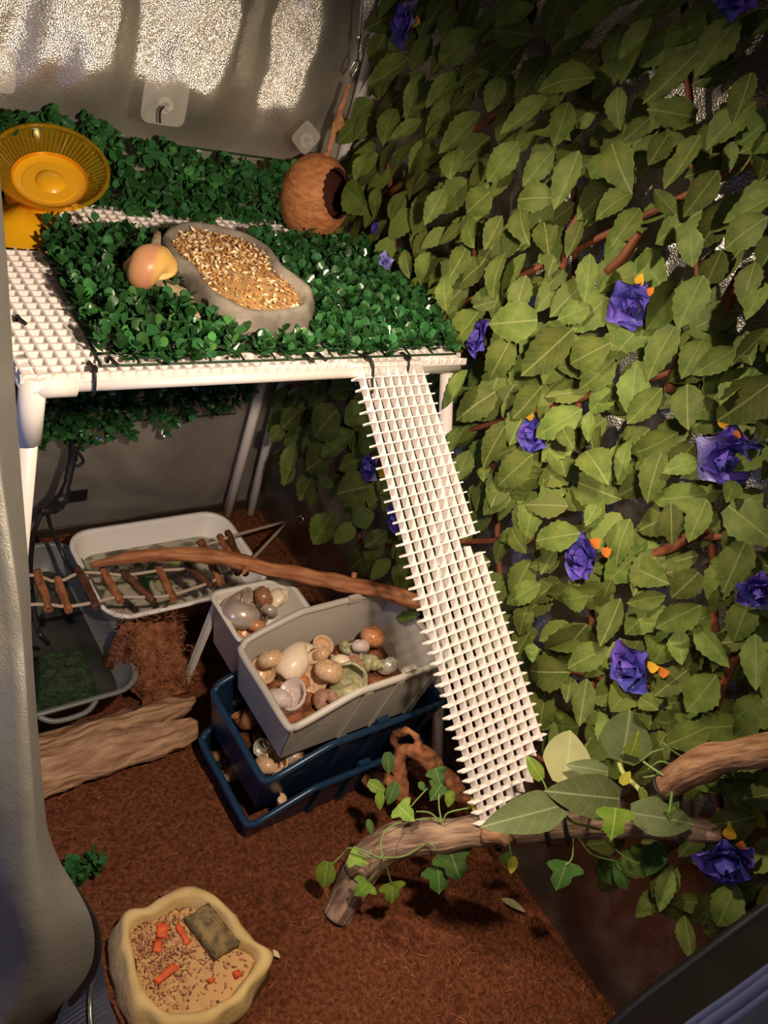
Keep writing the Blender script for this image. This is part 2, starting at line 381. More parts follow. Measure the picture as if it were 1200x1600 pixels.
fp = thing('tent_door_flap', 'silver tent door flap with a black edge hanging at the left edge', 'tent flap', ad(60, 1500, .76))
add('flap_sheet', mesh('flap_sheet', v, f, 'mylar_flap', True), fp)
add('black_piping', mesh('black_piping', *tube([v[j*nc] for j in range(46, len(E_))], [.0006, .002, .004, .0048, .005, .005], 8), 'black_rubber', True), fp)
# dark sill below the flap
fs = thing('tent_zipper_strip', 'dark zipper strip of the tent door below the silver flap', 'zipper', ad(130, 1580, .82))
A = [ad(*a) for a in ((158, 1490, .83), (165, 1540, .83), (176, 1580, .82), (196, 1640, .81), (215, 1720, .80))]
B = [ad(*a) for a in ((110, 1540, .80), (90, 1590, .79), (70, 1640, .78), (60, 1700, .77), (50, 1780, .76))]
A = cr(A, 5); B = cr(B, 5)
add('strip', mesh('strip', *ribbon(A, B), 'navy'), fs)
add('zipper_teeth', mesh('zipper_teeth', *tube([a.lerp(b, .33)+(CP-a).normalized()*.004 for a, b in zip(A, B)], .0028, 6), 'steel', True), fs)

# ================================================================ table
tb = thing('pipe_table', 'white plastic pipe table with an open grid top', 'table', (W/2, D/2, .02))
zr = .610; yp = .012
def pipe(name, a, b, r=.0080): add(name, mesh(name, *tube([a, b], r, 20), 'white_plastic', True), tb)
pipe('rail', (0.02, yp, zr), (W-.002, yp, zr)); pipe('rail', (0.02, D, zr), (W-.02, D, zr))
pipe('rail', (0, .02, zr), (0, D-.02, zr)); pipe('rail', (W-.012, .02, zr), (W-.012, D-.02, zr))
for cx, cy in ((0, yp), (W-.012, yp), (0, D), (W-.012, D)):
    sx = 1 if cx == 0 else -1; sy = 1 if cy == yp else -1
    pipe('leg', (.580, -.255, -.01) if cx > 0 and cy == yp else (cx, cy, -.01), (cx, cy+(.006 if cx > 0 and cy == yp else 0), zr-(.006 if cx > 0 and cy == yp else .03)), .0092)
    vf = merge(tube([(cx, cy, zr-.062), (cx, cy, zr+.012)], .0122, 20), tube([(cx-sx*.002, cy, zr), (cx+sx*.038, cy, zr)], .0122, 20), tube([(cx, cy-sy*.002, zr), (cx, cy+sy*.038, zr)], .0122, 20))
    if not (cx > 0 and cy == yp): add('elbow', mesh('elbow', *vf, 'white_plastic', True), tb)
# grid top: tapered ribs
def rib(a, b, side, nrm, wt, wb, h):
    """a,b end points on the top line"""
    a, b, s, n = V(a), V(b), V(side), V(nrm)
    return box8([a-s*wb-n*h, b-s*wb-n*h, b+s*wb-n*h, a+s*wb-n*h, a-s*wt, b-s*wt, b+s*wt, a+s*wt])
gx0, gx1, gy0, gy1 = -.010, W+.006, .009, D+.006; pit = .0133; zt = H+.003
rs = []
nx_ = int((gx1-gx0)/pit); ny_ = int((gy1-gy0)/pit)
for i in range(nx_+1):
    x = gx0+pit*i; rs.append(rib((x, gy0-.003, zt), (x, gy1, zt), (1, 0, 0), (0, 0, 1), .0012, .0034, .0075))
for j in range(ny_+1):
    y = gy0+pit*j; rs.append(rib((gx0-.003, y, zt-.0003), (gx1, y, zt-.0003), (0, 1, 0), (0, 0, 1), .0012, .0034, .0072))
add('grid_panel', mesh('grid_panel', *merge(*rs), 'grid_plastic'), tb)
def ztie(pts, par, r=.0016, nm='zip_tie'): return add(nm, mesh(nm, *tube(cr(pts, 5), r, 6), 'black', True), par)
for px, drop in ((143, .03), (650, .012)):
    p = az(px, 575, H+.004)
    ztie([(p.x, .024, H-.002), (p.x, .022, H+.006), (p.x, .007, H+.005), (p.x, .0015, H-.006), (p.x, .002, H-.018), (p.x, .010, H-.022)], tb)
    add('tie_head', mesh('tie_head', *box(p.x-.003, p.x+.003, .006, .012, H+.004, H+.009), 'black'), tb)
for px, py in ((28, 500), (172, 565), (478, 560), (498, 558)):
    p = az(px, py, H+.004)
    ztie([p+V((0, .006, -.01)), p+V((0, .004, .002)), p+V((.001, -.004, .003)), p+V((.005, -.010, .001))], tb, .0018)

# ================================================================ boxwood mats
bl_v = [(0, 0, 0), (-.22, .22, .03), (.22, .22, .03), (0, .25, -.02), (-.40, .58, .06), (.40, .58, .06), (0, .6, -.03), (-.26, .9, .02), (.26, .9, .02), (0, 1, -.02)]
bl_f = [(0, 3, 1), (0, 2, 3), (1, 3, 6, 4), (3, 2, 5, 6), (4, 6, 9, 7), (6, 5, 8, 9)]
def sprigs(points, nrm, hmin, hmax, lsize):
    """leaf frames for a set of sprig roots"""
    out = []
    n = V(nrm).normalized(); a = n.orthogonal().normalized(); b = n.cross(a)
    for p in points:
        hgt = R.uniform(hmin, hmax); lean = a*rj(.5)+b*rj(.5)
        ax_ = (n+lean).normalized(); ph = R.uniform(0, 6.28); k = 4
        for q in range(k):
            o = V(p)+ax_*hgt*(.35+.65*q/(k-1)); spread = .95-.45*q/(k-1)
            for s in (0, 1):
                t = ph+q*1.57+s*3.14+rj(.4)
                dr = (a*math.cos(t)+b*math.sin(t))*spread+ax_*(.35+.5*q/(k-1))
                L_ = lsize*R.uniform(.75, 1.2)
                out.append((o, frame(dr, ax_+dr*-.2+a*rj(.3)+b*rj(.3), o, (L_, L_, L_)), q))
    return out
def boxmat(name, label, cat, loc, leaves, base_vf, prefer):
    t = thing(name, label, cat, loc)
    add('backing_mesh', mesh('backing_mesh', *base_vf, 'box_base'), t)
    leaves = sorted(leaves, key=lambda l: prefer(l[0])+.25*l[2]+R.random()*.2, reverse=True)
    me1 = mesh('leaf', bl_v, bl_f, 'box_leaf', True); me2 = mesh('leaf_light', bl_v, bl_f, 'box_leaf_light', True)
    for i, l in enumerate(leaves[:300]): add('leaf', me2 if i % 5 == 0 else me1, t, l[1])
    add('foliage', bulk('foliage', bl_v, bl_f, [l[1] for l in leaves[300:]], 'box_leaf', True), t, kind='stuff')
    return t
# mat on the table
def inpoly(x, y, P):
    k = False; n = len(P)
    for i in range(n):
        a, b = P[i], P[i-1]
        if (a.y > y) != (b.y > y) and x < (b.x-a.x)*(y-a.y)/(b.y-a.y)+a.x: k = not k
    return k
DISH = [az(x, y, H+.038) for x, y in ((259, 368), (275, 352), (300, 347), (335, 352), (378, 362), (418, 385), (440, 414), (468, 434), (485, 455), (484, 476), (458, 484), (420, 488), (385, 484), (355, 470), (330, 455), (312, 436), (298, 414), (276, 398))]
mp = [az(158, 572, H+.004), az(712, 553, H+.004), az(592, 396, H+.004), az(58, 372, H+.004)]
DC = sum(DISH, V())/len(DISH); DISHX = [DC+(a-DC)*1.10+V((-.004, -.012, 0)) for a in DISH]
pts = []
for i in range(36):
    for j in range(20):
        u, v_ = (i+.5+rj(.5))/36, (j+.5+rj(.5))/20
        p = mp[0].lerp(mp[1], u).lerp(mp[3].lerp(mp[2], u), v_)
        q_ = DISHX
        if not inpoly(p.x, p.y, q_): pts.append((p.x, p.y, H+.003))
def sid(p): return p
bs = []
for i in range(13):
    u = i/12; bs.append(tube([mp[0].lerp(mp[1], u), mp[3].lerp(mp[2], u)], .0016, 4))
    bs.append(tube([mp[0].lerp(mp[3], u), mp[1].lerp(mp[2], u)], .0016, 4))
lv = sprigs(pts, (0, 0, 1), .012, .026, .0142)
boxmat('boxwood_mat', 'green plastic boxwood mat lying on the white grid table', 'plant mat', (mp[0]+mp[2])/2, lv, merge(*bs), lambda o: -(o-CP).length*3)
# hedge panel on the back wall
pts = []
top = cr([(-.25, .735, 0), (.081, .740, 0), (.153, .752, 0), (.235, .735, 0), (.355, .726, 0), (.50, .722, 0)], 8)
for i in range(50):
    for j in range(34):
        x = -.22+.73*(i+.5+rj(.5))/50; z = .235+.52*(j+.5+rj(.5))/34
        zt_ = min(top, key=lambda q: abs(q.x-x)).y-.02
        zb_ = .235+.02*nz(x*9, 1)+(.03 if x > .3 else 0)+max(0, x-.45)*.8
        if abs(x-.135) < .09 and .60 < z < zt_: pts.append((x, YB-.018, z)); continue
        if zb_ < z < zt_: pts.append((x, YB-.022-(.012 if z > .6 else 0)+rj(.004), z))
bs = []
for i in range(16): x = -.22+.045*i; bs.append(tube([(x, YB-.026, .26), (x, YB-.026, .71)], .0015, 4))
for i in range(11): z = .26+.045*i; bs.append(tube([(-.22, YB-.026, z), (.50, YB-.026, z)], .0015, 4))
lv = sprigs(pts, (0, -1, .12), .014, .032, .0148)
boxmat('boxwood_hedge', 'green boxwood panel hanging upright against the silver back wall', 'plant panel', (.15, YB-.05, .25), lv, merge(*bs), lambda o: (1 if o.z > .63 else 0)+o.x*.3)
# clump on the soil
pts = [az(132+rj(22), 1372+rj(14), .012) for _ in range(9)]
lv = sprigs(pts, (0, 0, 1), .01, .02, .014)
t = thing('boxwood_sprig', 'small green boxwood sprig lying on the soil by the flap', 'plant', az(132, 1374, .0))
me1 = mesh('leaf', bl_v, bl_f, 'box_leaf', True)
for l in lv: add('leaf', me1, t, l[1])
add('stem', mesh('stem', *tube(cr([az(105, 1385, .008), az(130, 1372, .012), az(163, 1356, .01)], 4), .0014, 5), 'box_base', True), t)

# ================================================================ ivy trellis
def leafmesh(name, mat, n=13, wid=.31, curl=.10, fold=.05, serr=.06, heart=.0):
    v = []; uv = []; f = []
    for i in range(n+1):
        t = i/n
        wd = wid*((t/.34)**.55 if t < .34 else max(0, math.cos((t-.34)/.66*math.pi/2))**.82) if 0 < t < 1 else 0
        if serr and 0 < i < n: wd *= 1+(serr if i % 2 else -serr)
        y = t; z = curl*(math.sin(t*2.2)-t*1.1)
        back = -heart*(1-t)**3 if i else 0
        for s in (-1, 0, 1):
            v.append((s*wd, y+(back if s else 0), z+(fold*wd/wid if s else 0))); uv.append((.5+.5*s*(wd/wid), t))
    for i in range(n):
        a = i*3
        f += [(a, a+1, a+4, a+3), (a+1, a+2, a+5, a+4)]
    return mesh(name, v, f, mat, True, uv), v, f, uv
tr = thing('ivy_trellis', 'tall willow trellis covered in green leaves and purple roses on the right', 'trellis', (.59, -.1, .2))
# willow sticks (crossed lattice)
for k, (y0, z0, y1, z1) in enumerate([(-.66, .35, -.30, .20), (-.66, .62, -.10, .20), (-.66, .90, .10, .2), (-.62, 1.15, .28, .22), (-.40, 1.18, .40, .32), (-.15, 1.18, .41, .62), (.10, 1.18, .41, .90),
                          (-.66, .25, .05, 1.18), (-.50, .20, .25, 1.18), (-.30, .20, .41, 1.12), (-.10, .20, .41, .85), (.10, .2, .41, .58), (-.66, .55, -.20, 1.18)]):
    s = 1 if k < 7 else -1
    pts_ = [V((.586-.005*s, y0+(y1-y0)*t, z0+(z1-z0)*t))+V((rj(.004), rj(.008), rj(.008))) for t in [i/6 for i in range(7)]]
    add('willow_stick', mesh('willow_stick', *tube(cr(pts_, 3), [.0046, .0038], 7, jit=.3), 'willow', True), tr)
for seg_ in ([(1045, 612), (1062, 560), (1095, 520), (1130, 475), (1160, 420)], [(1125, 535), (1138, 480), (1160, 425)], [(950, 425), (975, 400), (1000, 365)], [(1108, 1135), (1125, 1085), (1150, 1020)], [(905, 335), (890, 370), (880, 420)], [(700, 560), (760, 520), (790, 512)], [(1000, 872), (1050, 855), (1105, 825)]):
    add('willow_stick', mesh('willow_stick', *tube(cr([ax(x, y, .572) for x, y in seg_], 4), [.0062, .005], 8, jit=.3), 'willow', True), tr)
LV = """640,91,572,136 714,17,689,62 748,48,683,99 836,11,774,42 833,57,768,48 711,113,666,170 652,119,635,190 717,150,663,215 751,176,686,241 615,170,598,227
660,187,609,218 643,221,609,278 694,241,632,283 711,235,703,280 765,113,723,147 782,122,762,176 856,153,782,210 810,221,760,286 864,235,816,292 870,309,805,312
572,241,555,283 538,292,578,334 592,292,584,340 635,298,609,345 694,295,663,352 765,300,728,334 830,198,890,215 931,122,838,140 965,136,968,204 1016,184,970,224
1092,79,1004,164 1019,28,965,94 968,6,877,62 1095,210,1038,297 1123,266,1067,340 905,235,866,329 956,224,985,300 1044,210,1013,258 1174,113,1146,195 1143,221,1140,270
1200,204,1186,283 1215,300,1130,350 953,246,914,278 930,181,903,200 1087,184,1010,170 1055,334,1021,295 1000,325,955,385 888,159,865,230 731,340,740,388 785,337,757,391
813,320,825,382 850,345,858,399 790,394,768,470 822,430,802,501 728,388,703,433 672,394,655,447 632,390,640,436 694,436,697,487 748,487,700,544 775,470,738,480
840,500,762,507 802,524,765,592 897,512,815,587 731,578,694,640 774,612,711,657 790,626,785,654 847,603,802,654 560,340,555,382 922,396,914,473 1002,397,1040,455
1080,360,1082,418 1200,338,1129,391 1128,390,1095,462 1100,430,1058,515 1021,490,960,555 1055,510,1010,595 955,535,888,570 960,560,905,610 993,572,985,652 1035,606,980,662
1074,600,1075,672 1098,530,1064,592 1150,545,1081,586 1160,518,1175,572 1170,575,1123,632 1215,590,1118,660 910,639,835,684 1180,410,1160,480 920,480,870,500 795,657,753,732
833,709,777,760 800,750,755,806 790,755,865,740 868,693,885,747 840,770,820,848 800,778,830,768 907,833,835,845 868,855,845,898 800,828,822,865 732,704,713,752
715,668,703,708 760,728,755,752 922,642,919,692 937,665,933,715 915,705,950,755 880,670,895,700 898,752,970,780 935,785,915,822 1060,675,985,711 990,662,975,688
980,690,965,752 1033,708,1010,787 1107,772,1017,782 1092,720,1035,738 1048,785,1050,852 1105,780,1075,848 985,810,960,887 1005,855,945,912 942,782,912,825 985,885,1045,912
1092,894,1048,935 1138,790,1215,852 1165,845,1130,925 1150,752,1135,785 1197,655,1187,690 1197,720,1190,750 845,912,790,944 825,945,811,994 828,988,800,1038 830,1005,832,1036
917,975,858,1030 970,935,938,1010 949,1011,885,1045 892,1050,824,1048 893,1058,885,1098 917,1060,905,1135 852,1080,843,1140 905,1135,862,1132 918,930,876,937 955,905,943,935
945,1120,945,1170 1040,930,978,942 1095,945,1024,981 1087,975,1141,1043 1060,985,1066,1040 1120,1055,1073,1112 1107,1135,1040,1165 1170,940,1145,1005 1180,990,1182,1080 1185,1085,1147,1125
1180,1117,1147,1152 1030,1075,1020,1110 1215,950,1175,950 1000,1090,1030,1110 1050,1360,1030,1425 1070,1430,1080,1500 930,1345,955,1382 1010,1320,980,1372 1150,1380,1120,1450 1100,1290,1060,1340
527,640,490,685 572,635,537,662 555,677,502,712 560,685,590,697 575,760,525,772 550,788,542,812 582,860,545,892 635,880,618,918 605,830,570,855 445,665,420,690
462,690,445,760 490,740,468,782 620,945,655,960 676,1000,614,1026 520,700,480,735 500,730,520,760 520,800,490,850 470,640,440,670 1195,440,1165,500 1190,790,1215,830""".split()
vnames = []
LM = [leafmesh('leaf_a', 'ivy_leaf'), leafmesh('leaf_b', 'ivy_leaf', wid=.34, curl=.20, fold=.09), leafmesh('leaf_c', 'ivy_leaf', wid=.29, curl=-.06, fold=.12), leafmesh('leaf_d', 'ivy_leaf', wid=.36, curl=.12, fold=.03, heart=.10)]
wide = {(917, 975): 1.35, (1120, 1055): 1.35, (905, 1135): 1.5, (575, 760): 1.5, (1074, 600): 1.25, (1100, 430): 1.2, (993, 572): 1.2, (676, 1000): 1.3, (1138, 790): 1.15, (1107, 1135): 1.3, (660, 187): .7, (652, 119): .8, (790, 626): .6, (937, 665): .6, (922, 642): .8, (980, 690): .8, (1048, 785): 1.05, (1033, 708): .95}
def leafframe(b, t_, nj=.3, ws=1, nb=(-1, -.28, .30)):
    d = t_-b; L_ = d.length; n = V(nb)+V((rj(nj), rj(nj), rj(nj)))
    if abs(n.normalized().dot(d.normalized())) > .9: n = V((-.3, -.9, .5))
    return frame(d, n, b, (L_*ws, L_, L_))
for s in LV:
    a = [float(q) for q in s.split(',')]
    Xb = R.uniform(.522, .572); Xt = Xb-R.uniform(-.004, .026)
    b = ax(a[0], a[1], Xb); t_ = ax(a[2], a[3], Xt)
    px = math.hypot(a[2]-a[0], a[3]-a[1]); ws = .98 if px < 62 else .86
    k = R.randrange(4)
    add('leaf', LM[k][0], tr, leafframe(b, t_, .5, ws*wide.get((a[0], a[1]), R.uniform(.95, 1.15))))
# further leaves between and behind
fill = []
for i in range(33):
    for j in range(29):
        y = -.69+.034*(i+R.random()); z = .215+.035*(j+R.random())
        if R.random() < .12 or z > 1.2: continue
        if z < .27+.03*nz(y*6, 5) and R.random() < .4: continue
        b = V((R.uniform(.566, .590), min(y, .395), z)); d = V((-.25+rj(.25), rj(.6)+.25, -1+rj(.5))).normalized()*R.uniform(.040, .064)
        if b.x+d.x > .59: d.x = 0
        fill.append(leafframe(b, b+d, .55, R.uniform(.85, 1.15)))
def vis(m_):
    p = m_.translation; q = p-CP; z = q.dot(CF); x = 600+FPX*q.dot(CR)/z; y = 800+FPX*q.dot(CD)/z
    return (0 < x < 1200 and 0 < y < 1550), z
fill.sort(key=lambda m_: (not vis(m_)[0], vis(m_)[1]))
nmax = 300-len(LV)
for i, m_ in enumerate(fill[:nmax]): add('leaf', LM[i % 4][0], tr, m_)
add('further_leaves', bulk('further_leaves', LM[0][1], LM[0][2], fill[nmax:], 'ivy_leaf', True, LM[0][3]), tr, kind='stuff')
# roses
def petalmesh(name, mat, wv=.5, cup=.35, roll=.25):
    v = []; f = []; n = 6
    for j in range(n+1):
        t = j/n; wd = wv*math.sin(math.pi*(.12+.80*t)**.8)**.7*(1 if t < .95 else .8)
        for i in range(n+1):
            s = i/n*2-1
            z = cup*(t**1.5)-cup*.9*(1-s*s)*t*.6 - roll*sstep(.65, 1, t)*.8*(t)
            v.append((s*wd, t*(1-.10*abs(s)**3)+.03*math.sin(s*9)*t, z+.03*math.sin(s*7+1)*t))
    for j in range(n):
        for i in range(n): a = j*(n+1)+i; f.append((a, a+1, a+n+2, a+n+1))
    return mesh(name, v, f, mat, True)
PA = petalmesh('petal_outer', 'rose', .62, .30, .35); PB = petalmesh('petal_inner', 'rose', .50, .55, .1); PL = petalmesh('petal_pale', 'rose_light', .62, .30, .35)
def spiralbud():
    v = []; f = []; n = 46
    for i in range(n):
        t = i/(n-1); a = t*4.4*math.pi; r = .07+.20*t; h = .62-.18*t+.03*math.sin(a*3)
        v.append((r*math.cos(a), r*math.sin(a), 0)); v.append((r*1.08*math.cos(a), r*1.08*math.sin(a), h*.6)); v.append((r*.96*math.cos(a), r*.96*math.sin(a), h))
    for i in range(n-1):
        for k in (0, 1): f.append((3*i+k, 3*i+3+k, 3*i+4+k, 3*i+1+k))
    return mesh('rose_bud', v, f, 'rose', True)
BUD = spiralbud()
yl = leafmesh('sepal', 'stamen', n=5, wid=.3, serr=0)[0]; yo = leafmesh('sepal_orange', 'stamen_orange', n=5, wid=.3, serr=0)[0]
ROSES = [(628, 35, 38, (-1, .3, .1), 'y', (.6, .0), 2), (1145, -2, 36, (-.8, -.3, -.7), None, None, 0), (985, 478, 43, (-.85, -.5, .05), 'y', (.35, -.95), 0), (742, 524, 33, (-.7, .2, .1), None, None, 0), (828, 684, 32, (-.8, .1, -.3), 'y', (.0, -1.1), 0),
         (1138, 714, 54, (-.75, -.6, .25), 'y', (-.1, -1.05), 1), (905, 872, 40, (-.8, .15, -.1), 'o', (.65, -.6), 0), (983, 1040, 44, (-.9, .1, .4), 'y', (.85, .05), 1), (1190, 920, 36, (-.6, -.5, .6), None, None, 1),
         (578, 726, 26, (-.9, .2, .6), 'y', (.75, .5), 1), (618, 806, 26, (-.9, .1, .3), None, None, 0), (1140, 1346, 50, (-.7, -.5, .5), 'y', (0, -.9), 0), (602, 406, 17, (-.7, -.3, .8), None, None, 3), (585, 356, 12, (-.8, .2, .2), None, None, 0)]
for (x, y, r_, nr, st, so_, pale) in ROSES:
    c = ax(x, y, .548); sc = r_/FPX*dep(c); n = V(nr).normalized()
    mx = frame(n.orthogonal() if abs(n.z) > .9 else V((0, 0, 1)), n, c-n*sc*.35, (sc, sc, sc)) @ M.Rotation(R.uniform(0, 6), 4, 'Z')
    ro = add('rose', BUD, tr, mx)
    for ring, (cnt, rad, tilt, siz, me) in enumerate(((5, .05, 18, 1.0, PA), (5, .06, 40, .82, PA), (5, .05, 62, .72, PB), (4, .03, 76, .62, PB))):
        for k in range(cnt):
            a = 2*math.pi*(k+.5*(ring % 2))/cnt+rj(.25)
            lm = M.Rotation(a, 4, 'Z') @ M.Translation((0, rad, 0)) @ M.Rotation(math.radians(tilt+rj(10)), 4, 'X') @ M.Scale(siz*R.uniform(.9, 1.1), 4)
            add('petal', PL if (pale and ring == 0 and k < pale+1) or pale == 3 else me, ro, mx @ lm)
    if st:
        o0 = ax(x+so_[0]*r_*.75, y+so_[1]*r_*.75, .55); o1 = ax(x+so_[0]*r_*1.25, y+so_[1]*r_*1.25, .545)
        add('sepal', yl if st == 'y' else yo, ro, leafframe(o0, o1, .1, 1.2))
        if st == 'o' or r_ > 42:
            o0 = ax(x+so_[0]*r_*.75+16, y+so_[1]*r_*.6+8, .55); o1 = ax(x+so_[0]*r_*1.15+20, y+so_[1]*r_*.9+8, .545); add('sepal', yo, ro, leafframe(o0, o1, .1, 1.2))

# ================================================================ ramp
ra = thing('grid_ramp', 'long white open grid ramp leaning from the table to the branch', 'ramp', az(800, 1260, .235))
TL = V((.3715, .004, H+.0)); TRr = V((.4640, .004, H+.0)); BL = az(762, 1284, .238); BR_ = ad(872, 1232, dep(BL)+.004)
NR, NC = 42, 7
def rp(u, v_): return TL.lerp(TRr, u).lerp(BL.lerp(BR_, u), v_)
nrm = (BL-TL).cross(TRr-TL).normalized()
if nrm.dot(CP-TL) < 0: nrm = -nrm
hh = .0115
def strip(P, hw=.0008, hb=.0013, h=hh):
    v = []; f = []
    n = len(P)
    for i, p in enumerate(P):
        t = (P[min(i+1, n-1)]-P[max(i-1, 0)]).normalized(); s = nrm.cross(t)
        v += [p-s*hb-nrm*h, p+s*hb-nrm*h, p+s*hw, p-s*hw]
    for i in range(n-1):
        a = 4*i
        for k in range(4): f.append((a+k, a+(k+1) % 4, a+4+(k+1) % 4, a+4+k))
    f += [(3, 2, 1, 0), tuple(4*(n-1)+k for k in range(4))]
    return v, f
r0, r1 = 17.1, 18.9
def lrib(c, a, b): add('long_rib', mesh('long_rib', *strip([rp(c/NC, (a+(b-a)*i/6)/NR) for i in range(7)]), 'grid_plastic'), ra)
for c in range(NC+1):
    if c == NC: lrib(c, 0, r0); lrib(c, r1, NR-4.6)
    elif c == NC-1: lrib(c, 0, r0); lrib(c, r1-.9, NR-3.6)
    else: lrib(c, 0, NR-.5*max(0, c-2))
for r_ in range(NR+1):
    u1 = 1+.075+rj(.02)
    if r0 < r_ < r1-.8: u1 = (NC-2+.1)/NC
    elif r1-.8 <= r_ < r1: u1 = (NC-1+.1)/NC
    if r_ > NR-5: u1 = 1-.12*(r_-NR+5)
    u0 = -.085-R.random()*.06
    add('cross_rib', mesh('cross_rib', *strip([rp(u0, r_/NR), rp(0, r_/NR), rp((u0+u1)/2, r_/NR), rp(min(u1, 1), r_/NR), rp(u1, r_/NR)]), 'grid_plastic'), ra)
ztie([TL+V((.006, .016, .004)), TL+V((.007, .010, .010)), TL+V((.012, -.002, .006)), TL+V((.014, -.010, -.012)), TL+V((.015, -.016, -.024)), TL+V((.010, -.013, -.034))], ra, .0019)

# ================================================================ things on the table
# pooling outlines -> dishes
def dish(name, outline, zb, zt_, zf, wi, out, mat, rough=.003, n=5, pn=40):
    ring = cr(outline, n, True); c = sum(ring, V())/len(ring); k = len(ring)
    def sc(s, z, amp=0, ph=0):
        o = []
        for i, p in enumerate(ring):
            d = V((p.x-c.x, p.y-c.y, 0)); L_ = d.length; d2 = d*((L_+s)/L_)
            q = V((c.x+d2.x, c.y+d2.y, z)); a = amp*nz(q.x*pn, q.y*pn, z*pn+ph)
            o.append(q+d.normalized()*a+V((0, 0, a*.6)))
        return o
    rings = [sc(out*.2, zb), sc(out, zb+.002, rough), sc(out*.9, zb*.6+zt_*.4, rough*1.6, 3), sc(out*.45, zt_-.004, rough*1.4), sc(out*.15, zt_, rough*.7), sc(-wi*.35, zt_+.001, rough*.6), sc(-wi*.7, zt_-.003, rough*.5), sc(-wi, zf+.006, rough*.4), sc(-wi*1.25, zf, 0)]
    v, f = loft(rings, True, False)
    v.append(V((c.x, c.y, zf))); ci = len(v)-1; b = (len(rings)-1)*k
    for j in range(k): f.append((b+j, b+(j+1) % k, ci))
    return mesh(name, v, f, mat, True), rings, c
zt_ = H+.042
ol = [az(x, y, zt_) for x, y in ((259, 368), (275, 352), (300, 347), (335, 352), (378, 362), (418, 385), (440, 414), (468, 434), (485, 455), (484, 476), (458, 484), (420, 488), (385, 484), (355, 470), (330, 455), (312, 436), (298, 414), (276, 398))]
me, rg, c = dish('reptile_dish', ol, H+.012, zt_, H+.020, .010, .010, 'stone_grey', .0025)
tag(add('reptile_dish', me), 'grey stone-look dish on the green mat holding seed mix', 'dish')
# seeds: joined grains
def inpoly(x, y, P):
    k = False; n = len(P)
    for i in range(n):
        a, b = P[i], P[i-1]
        if (a.y > y) != (b.y > y) and x < (b.x-a.x)*(y-a.y)/(b.y-a.y)+a.x: k = not k
    return k
gv = [(-.5, 0, 0), (.5, 0, 0), (0, 1, 0), (0, -1, 0), (0, 0, .4), (0, 0, -.4)]
gf = [(0, 3, 4), (3, 1, 4), (1, 2, 4), (2, 0, 4), (3, 0, 5), (1, 3, 5), (2, 1, 5), (0, 2, 5)]
def grains(poly, n, zfun, smin, smax, keep=lambda p: True):
    xs = [p.x for p in poly]; ys = [p.y for p in poly]; out = []
    while len(out) < n:
        x, y = R.uniform(min(xs), max(xs)), R.uniform(min(ys), max(ys))
        if not inpoly(x, y, poly) or not keep((x, y)): continue
        s = R.uniform(smin, smax)
        out.append(M.Translation((x, y, zfun(x, y)+R.random()*.004)) @ Euler((rj(.7), rj(.7), R.uniform(0, 6.3))).to_matrix().to_4x4() @ M.Scale(s, 4))
    return out
inn = rg[7]
sd = (az(480, 470, H+.03)-az(290, 365, H+.03)).normalized(); s0 = az(290, 365, H+.03)
def seedz(x, y):
    t = (V((x, y, 0))-s0).dot(sd); return H+.034-.05*max(0, t-.09)
def keepseed(p):
    t = (V((p[0], p[1], 0))-s0).dot(sd); return R.random() < (1 if t < .12 else .35)
base_sd = thing('seed_mix', 'heap of mixed tan seeds and flakes in the grey dish', 'seeds', (c.x, c.y, H+.025)); base_sd['kind'] = 'stuff'
rb = [V((p.x, p.y, seedz(p.x, p.y)-.001)) for p in inn]
vv = rb+[V((c.x, c.y, seedz(c.x, c.y)+.002))]; k = len(rb)
o = add('seed_bed', mesh('seed_bed', vv, [(j, (j+1) % k, k) for j in range(k)], 'sand_fill', True), base_sd); 
o = add('grains', bulk('grains', gv, gf, grains(inn, 1500, seedz, .0018, .0036, keepseed), 'seed'), base_sd, kind='stuff')
o = add('pale_flakes', bulk('pale_flakes', gv, gf, grains(inn, 260, lambda x, y: seedz(x, y)+.002, .0025, .0055, keepseed), 'seed_pale'), base_sd, kind='stuff')

